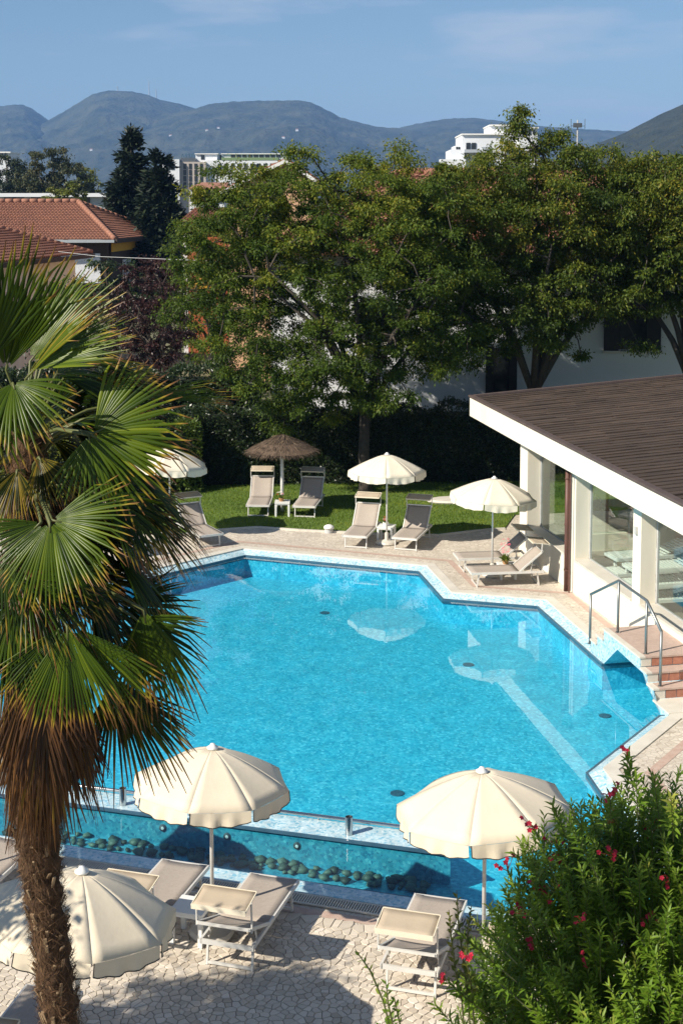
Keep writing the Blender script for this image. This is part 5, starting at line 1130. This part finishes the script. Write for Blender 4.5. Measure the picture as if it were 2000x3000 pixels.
# lower left fan facing the camera
fd((120, 1195), (305, 1235), (-.15, -.8, .6), 58, 9.25, 9.0, CM, tone=.16, nseg=44, droop=.08, dry=.12, tipdry=.6, cup=.12)
fd((115, 1200), (120, 1400), (-.05, -.9, .45), 60, 9.2, 9.0, CM, tone=.12, nseg=44, droop=.06, dry=.12, tipdry=.55, cup=.12)
fd((95, 1200), (-40, 1320), (.1, -.9, .4), 50, 9.25, 9.1, CM, tone=.0, nseg=36, droop=.06, dry=.12, tipdry=.5)
# right-hand drooping dark fans
fd((270, 1060), (500, 1235), (.25, .0, 1.), 24, 10.1, 10.2, CM, tone=-.1, nseg=30, droop=.12, dry=.2, tipdry=.8)
fd((255, 1090), (420, 1270), (.2, -.4, .8), 40, 10.2, 10.3, CM, tone=-.15, nseg=36, droop=.15, dry=.2, tipdry=.75)
fd((240, 1140), (420, 1240), (.1, -.5, .8), 50, 9.9, 9.9, CM, tone=-.1, nseg=36, droop=.2, dry=.18, tipdry=.7)
fd((265, 1270), (410, 1390), (.2, -.3, .9), 60, 10.2, 10.4, CM, tone=-.15, nseg=40, droop=.2, dry=.2, tipdry=.7)
fd((290, 1390), (460, 1430), (.0, -.8, .5), 60, 10.3, 10.4, CL, tone=-.12, nseg=40, droop=.12, dry=.2, tipdry=.7)
fd((310, 1420), (445, 1560), (-.2, -.85, .4), 55, 9.9, 9.8, CL, tone=.02, nseg=40, droop=.1, dry=.14, tipdry=.6)
fd((330, 1400), (370, 1660), (-.2, -.9, .3), 38, 9.85, 9.7, CL, tone=.08, nseg=30, droop=.04, dry=.13, tipdry=.75)
# bottom centre fan
fd((155, 1440), (165, 1705), (-.05, -.95, .3), 40, 9.3, 9.15, CL, tone=.05, nseg=42, droop=.03, dry=.12, tipdry=.85, cup=.1)
fd((140, 1440), (30, 1640), (.1, -.95, .3), 32, 9.35, 9.2, CL, tone=.0, nseg=30, droop=.03, dry=.13, tipdry=.8)
fd((175, 1440), (330, 1650), (-.2, -.9, .3), 32, 9.4, 9.3, CL, tone=.03, nseg=30, droop=.05, dry=.14, tipdry=.85)
fd((30, 1390), (-40, 1600), (.1, -.9, .3), 50, 9.4, 9.2, CL, tone=.05, nseg=36, droop=.05, dry=.12)
fd((60, 1330), (210, 1420), (-.1, -.5, .9), 55, 9.5, 9.3, CM, tone=-.1, nseg=36, droop=.25, dry=.15)
fd((10, 1290), (-20, 1450), (.0, -.6, .8), 60, 9.4, 9.2, CM, tone=-.1, nseg=36, droop=.2, dry=.15)
# hanging reddish fan, right below
fd((265, 1555), (345, 1815), (-.2, -.85, .2), 46, 10.3, 10.3, CL, tone=-.3, nseg=38, droop=.05, dry=.22, tipdry=.7)
fd((255, 1570), (410, 1730), (-.2, -.85, .3), 34, 10.4, 10.4, CL, tone=-.3, nseg=26, droop=.08, dry=.22, tipdry=.75)
# back and filler fronds
for k in range(16):
    a = pr.uniform(-.2, pi + .2); zc = pr.uniform(5.9, 7.7); c, r = trunk_at(min(zc, 7.4)); o = Vector((cos(a), sin(a), 0)); hub = c + o * pr.uniform(.25, .42) + Vector((0, 0, (zc - 6.6) * .35)); tip = hub + o * pr.uniform(.3, .5) + Vector((0, 0, (zc - 7.0) * .5 - .15))
    frond(hub, tip, (o.x * .3, o.y * .3, 1), radians(pr.uniform(45, 70)), nseg=34, droop=.25, dry=.2, tone=-.15, pet=c, tipdry=.7)
# dense dark heart of the crown: old leaves, its shade put into their tone
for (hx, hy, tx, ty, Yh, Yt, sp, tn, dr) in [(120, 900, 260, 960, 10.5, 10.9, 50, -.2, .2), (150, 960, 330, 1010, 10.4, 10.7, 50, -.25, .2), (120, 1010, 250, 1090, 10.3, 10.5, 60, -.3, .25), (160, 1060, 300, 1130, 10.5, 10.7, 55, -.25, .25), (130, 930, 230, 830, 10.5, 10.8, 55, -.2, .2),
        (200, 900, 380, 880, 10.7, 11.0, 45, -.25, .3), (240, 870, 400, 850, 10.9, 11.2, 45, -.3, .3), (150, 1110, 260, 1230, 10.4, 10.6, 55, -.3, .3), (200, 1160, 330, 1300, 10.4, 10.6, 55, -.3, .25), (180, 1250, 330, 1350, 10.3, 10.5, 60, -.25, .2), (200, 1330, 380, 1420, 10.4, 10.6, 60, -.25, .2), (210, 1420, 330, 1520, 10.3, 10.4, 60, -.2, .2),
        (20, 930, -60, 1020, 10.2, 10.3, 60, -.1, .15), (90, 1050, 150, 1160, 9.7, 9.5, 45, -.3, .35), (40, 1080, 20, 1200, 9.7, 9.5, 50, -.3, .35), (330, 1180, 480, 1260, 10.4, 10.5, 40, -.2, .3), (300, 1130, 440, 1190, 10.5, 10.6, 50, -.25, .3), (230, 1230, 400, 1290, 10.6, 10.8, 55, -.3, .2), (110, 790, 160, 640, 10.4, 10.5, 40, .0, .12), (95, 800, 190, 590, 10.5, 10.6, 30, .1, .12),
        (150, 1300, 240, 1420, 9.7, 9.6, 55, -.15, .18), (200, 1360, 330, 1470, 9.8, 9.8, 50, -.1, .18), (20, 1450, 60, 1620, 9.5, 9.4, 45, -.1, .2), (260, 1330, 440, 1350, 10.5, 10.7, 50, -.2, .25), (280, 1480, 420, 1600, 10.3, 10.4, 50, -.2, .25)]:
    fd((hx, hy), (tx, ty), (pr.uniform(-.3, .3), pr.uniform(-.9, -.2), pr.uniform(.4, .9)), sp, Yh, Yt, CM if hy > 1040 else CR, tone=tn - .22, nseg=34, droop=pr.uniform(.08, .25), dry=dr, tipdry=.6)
for k in range(30):
    a = 2 * pi * k / 15 + pr.uniform(-.2, .2); zc = pr.uniform(6.5, 7.35); c, r = trunk_at(zc); o = Vector((cos(a), sin(a), 0)); hub = c + o * (r + .06); tip = hub + o * pr.uniform(.1, .28) + Vector((0, 0, -pr.uniform(.3, .55)))
    frond(hub, tip, (o.x, o.y, .3), radians(pr.uniform(14, 26)), nseg=16, droop=.1, dry=pr.uniform(.75, 1.), name='dead_frond', cup=.0, tipdry=.2, pet=c)
# skirt of dead leaves
for k in range(50):
    a = 2 * pi * k / 25 + pr.uniform(-.12, .12); lev = k // 25; zc = (5.85 if lev else 5.50) + pr.uniform(-.18, .18); c, r = trunk_at(zc); o = Vector((cos(a), sin(a), 0)); hub = c + o * (r * .8 + .03) ; tip = hub + o * pr.uniform(-.02, .09) + Vector((pr.uniform(-.05, .05), 0, -pr.uniform(.75, 1.0)))
    frond(hub, tip, (o.x, o.y, .1), radians(pr.uniform(8, 16)), nseg=15, droop=0, dry=pr.uniform(.6, 1.), tone=0, pet=None, name='dead_frond', cup=.0, wid=.85, tipdry=.15)
for k in range(26):
    a = pr.uniform(-1.5, 1.2); zc = 5.9 + pr.uniform(-.2, .3); c, r = trunk_at(zc); o = Vector((cos(a), sin(a), 0)); hub = c + o * (r + .10); tip = hub + o * pr.uniform(.05, .24) + Vector((0, 0, -pr.uniform(.75, 1.05)))
    frond(hub, tip, (o.x, o.y, .2), radians(pr.uniform(18, 30)), nseg=24, droop=0, dry=pr.uniform(.6, .95), name='dead_frond', cup=.0, tipdry=.2)

# ================================================================ oleander
ol = empty('oleander', (2.7, 12.4, 0), 0, 'big oleander bush with red flowers in the lower right corner', 'shrub')
rr = np.random.default_rng(9)
def blade_leaves(P, D, N, L, W, t, mat, name, parent):
    """two-facet lance leaves with a fold and a slight curve"""
    D = unit(D); S = unit(np.cross(D, N)); U = unit(np.cross(S, D)); L = L[:, None]; W = W[:, None]
    m1 = P + D * L * .35; m2 = P + D * L * .7 - U * L * .03; tp_ = P + D * L - U * L * .10
    V = np.stack([P, m1 + S * W * .5 + U * W * .18, m1, m1 - S * W * .5 + U * W * .18, m2 + S * W * .36 + U * W * .12, m2, m2 - S * W * .36 + U * W * .12, tp_], 1).reshape(-1, 3)
    n = len(P); b = np.arange(n)[:, None] * 8; F = np.concatenate([b + np.array([[0, 1, 2, 2]]), b + np.array([[0, 2, 3, 3]]), b + np.array([[1, 4, 5, 2]]), b + np.array([[2, 5, 6, 3]]), b + np.array([[4, 7, 5, 5]]), b + np.array([[5, 7, 6, 6]])])
    quads = np.concatenate([F[2 * n:4 * n]]); tris = np.concatenate([F[:2 * n, :3], F[4 * n:, :3]])
    me = bpy.data.meshes.new(name); V = local(V, parent); me.vertices.add(len(V)); me.vertices.foreach_set('co', V.astype(np.float32).ravel())
    lp = np.concatenate([quads.ravel(), tris.ravel()]).astype(np.int32); me.loops.add(len(lp)); me.loops.foreach_set('vertex_index', lp)
    tot = np.concatenate([np.full(len(quads), 4), np.full(len(tris), 3)]).astype(np.int32); me.polygons.add(len(tot)); me.polygons.foreach_set('loop_start', np.concatenate([[0], np.cumsum(tot)[:-1]]).astype(np.int32))
    a = me.attributes.new('rnd', 'FLOAT', 'POINT'); a.data.foreach_set('value', np.repeat(np.clip(t, 0, 1), 8).astype(np.float32)); me.update(calc_edges=True)
    return finish(name, me, MAT[mat], parent)
OC = Vector((3.05, 12.6, .6)); shoots = []
outline = [((1440, 1735), 12.0), ((1500, 1790), 12.1), ((1560, 1770), 12.2), ((1400, 1825), 11.9), ((1330, 1850), 11.9), ((1270, 1850), 12.0), ((1225, 1900), 12.0), ((1300, 1880), 11.7), ((1180, 1960), 11.9), ((1165, 2000), 11.8), ((1190, 2040), 11.7), ((1090, 2115), 11.6), ((1130, 2090), 11.7), ((1060, 2150), 11.5), ((1080, 2200), 11.3), ((1020, 2250), 11.4), ((1000, 2310), 11.3), ((1460, 1780), 11.6), ((1540, 1830), 11.6)]
for q, Y in outline: shoots.append(dp(q[0], q[1], Y))
for _ in range(2450):
    v = Vector((rr.normal(), rr.normal(), rr.normal())).normalized()
    if v.z < -.1: v.z = -v.z
    k = rr.random() ** .28; p = OC + Vector((v.x * 2.15 * k, v.y * 1.75 * k, v.z * 3.55 * k))
    if p.z < 1.2 or p.x > 6: continue
    s = p.y; sx = (1000 + p.x / p.y * FPX) / K; sy = (HORIZON + (CAM_H - p.z) / p.y * FPX) / K
    lim = np.interp(sx, [960, 1000, 1060, 1090, 1165, 1180, 1225, 1270, 1330, 1400, 1440, 1500, 1568], [2500, 2330, 2170, 2140, 2040, 2000, 1930, 1890, 1885, 1860, 1800, 1815, 1800])
    if sy < lim + 4: continue
    shoots.append(p)
Ps = []; Ds = []; Ns = []; Ls = []; Ts = []; stem = MB(); tips = []
for i, p in enumerate(shoots):
    o = Vector(((p.x - OC.x) * .30, (p.y - OC.y) * .30, .9)); d = (o.normalized() + Vector((rr.normal() * .18, rr.normal() * .18, 0))).normalized(); Lg = rr.uniform(.34, .58); b0 = p - d * Lg
    stem.tube([b0 - d * .15, b0, p], [.006, .006, .003], 3, False); tips.append((p, d)); tn = rr.normal(.45, .10)
    nw = int(Lg / .034); x = d.orthogonal().normalized(); y = d.cross(x)
    for w in range(nw):
        f = w / nw; q = b0 + d * Lg * (f + .06)
        for k in range(3):
            a = w * 1.05 + k * 2.094 + rr.normal() * .2; rad_ = x * cos(a) + y * sin(a); up = .45 + .65 * f + rr.normal() * .30
            Ps.append(tuple(q)); Ds.append(tuple(rad_ + d * up)); Ns.append(tuple(d - rad_ * .5)); Ls.append(rr.uniform(.095, .155) * (1 - .35 * f)); Ts.append(tn + .22 * f + rr.normal() * .12)
stem.build('stems', MAT['petiole'], ol, True)
for k in range(14):
    a = 2 * pi * k / 14; q = OC + Vector((cos(a) * 1.2, sin(a) * .9, 1.6)); MB().tube([(2.7 + .2 * cos(a), 12.4 + .2 * sin(a), 0), (OC.x + cos(a) * .7, OC.y + sin(a) * .5, .9), q], [.03, .022, .010], 6).build('trunk', MAT['bark'], ol, True)
Ls = np.array(Ls); blade_leaves(np.array(Ps), np.array(Ds), np.array(Ns), Ls, Ls * .235, np.array(Ts), 'leaf_oleander', 'foliage', ol)
fpx = [(1455, 1800), (1410, 1840), (1395, 1855), (1408, 1930), (1500, 1960), (1300, 2060), (1250, 2100), (1290, 2120), (1510, 2190), (1310, 2040), (1100, 2280), (1060, 2340), (1290, 1990), (1570, 2080), (1480, 2130), (1340, 2180), (1240, 2250), (1160, 2040), (1225, 2170), (1420, 2040), (1220, 1930), (1380, 2300)]
for k, q in enumerate(fpx):
    sp = [(abs((1000 + p.x / p.y * FPX) / K - q[0]) + abs((HORIZON + (CAM_H - p.z) / p.y * FPX) / K - q[1]) * 1.0 + p.y * 14, p, d) for p, d in tips]; _, p, d = min(sp, key=lambda s: s[0]); fl = MB()
    for j in range(pr.randint(3, 6)):
        c = p + d * .03 + Vector((pr.gauss(0, .045), pr.gauss(0, .045) - .02, pr.gauss(.02, .035))); nn = Vector((pr.gauss(0, .6), -.6 + pr.gauss(0, .4), .7)).normalized(); x = nn.orthogonal().normalized(); y = nn.cross(x)
        fl.tube([p, c], .003, 3, False)
        for t in range(5):
            a = 2 * pi * t / 5; r = x * cos(a) + y * sin(a); s = x * -sin(a) + y * cos(a); fl.add([c, c + r * .014 + s * .011 + nn * .006, c + r * .027, c + r * .014 - s * .011 + nn * .006], [(0, 1, 2, 3)])
    fl.build('flower_cluster', MAT['petal_red'], ol, True)
# slim shrub with long arching shoots, bottom centre
def shrub(name, label, base, shoots_, leafn, lsz, mat, cat='shrub', wd=.42):
    e = empty(name, base, 0, label, cat); P, D, N, L, T = [], [], [], [], []; st = MB()
    for pts_ in shoots_:
        pts_ = [Vector(p) for p in pts_]; full = [Vector(base)] + pts_; st.tube(full, [.012] + [.008] * (len(full) - 2) + [.003], 5, False)
        tot = len(pts_) - 1
        for i in range(leafn):
            f = .03 + .97 * i / leafn * tot; k = min(int(f), tot - 1); q = pts_[k].lerp(pts_[k + 1], f - k); d = (pts_[k + 1] - pts_[k]).normalized(); x = d.orthogonal().normalized(); y = d.cross(x); a = i * 2.4 + rr.normal() * .3
            r = x * cos(a) + y * sin(a); P.append(tuple(q)); D.append(tuple(r * .9 + d * .7)); N.append(tuple(d - r * .3)); L.append(lsz * rr.uniform(.7, 1.15) * (1 - .3 * i / leafn)); T.append(.5 + rr.normal() * .2)
    st.build('stems', MAT['petiole'], e, True); L = np.array(L); blade_leaves(np.array(P), np.array(D), np.array(N), L, L * wd, np.array(T), mat, 'leaves', e); return e
shrub('shrub', 'slim glossy shoots rising from the bottom edge left of the oleander', (.55, 11.0, 0), [[dp(940, 2480, 11), dp(900, 2380, 11), dp(880, 2300, 11), dp(850, 2230, 11), dp(815, 2180, 11)], [dp(930, 2460, 11), dp(905, 2370, 11), dp(890, 2300, 10.9), dp(885, 2250, 10.9)], [dp(950, 2480, 11.1), dp(930, 2400, 11.1), dp(915, 2340, 11.1), dp(905, 2290, 11)], [dp(910, 2480, 11.1), dp(875, 2400, 11.1), dp(872, 2350, 11.0)]], 34, .085, 'leaf_oleander')
shrub('shrub', 'fresh yellow green leafy shoots in front of the right lounger', (1.25, 11.9, 0), [[dp(1075, 2300, 11.6), dp(1062, 2200, 11.6), dp(1052, 2120, 11.6), dp(1048, 2045, 11.6)], [dp(1085, 2290, 11.6), dp(1070, 2200, 11.5), dp(1075, 2130, 11.5), dp(1082, 2080, 11.5)], [dp(1060, 2300, 11.6), dp(1045, 2230, 11.5), dp(1035, 2150, 11.5), dp(1030, 2090, 11.5)]], 34, .085, 'leaf_lime', wd=.55)

# ================================================================ the air
hz = MB().box((0, 3900, 240), (16000, 10000, 520)); hzo = hz.build('haze', None, None); tag(hzo, 'thin blue haze over the plain and the hills', 'haze', kind='stuff')
hm = bpy.data.materials.new('haze'); hm.use_nodes = True; nt = hm.node_tree; nt.nodes.clear(); ho = nt.nodes.new('ShaderNodeOutputMaterial'); vo = nt.nodes.new('ShaderNodeVolumePrincipled')
vo.inputs['Color'].default_value = (.25, .51, 1.0, 1); vo.inputs['Density'].default_value = .000135; vo.inputs['Anisotropy'].default_value = .0
nt.links.new(vo.outputs[0], ho.inputs['Volume']); hzo.data.materials.append(hm)
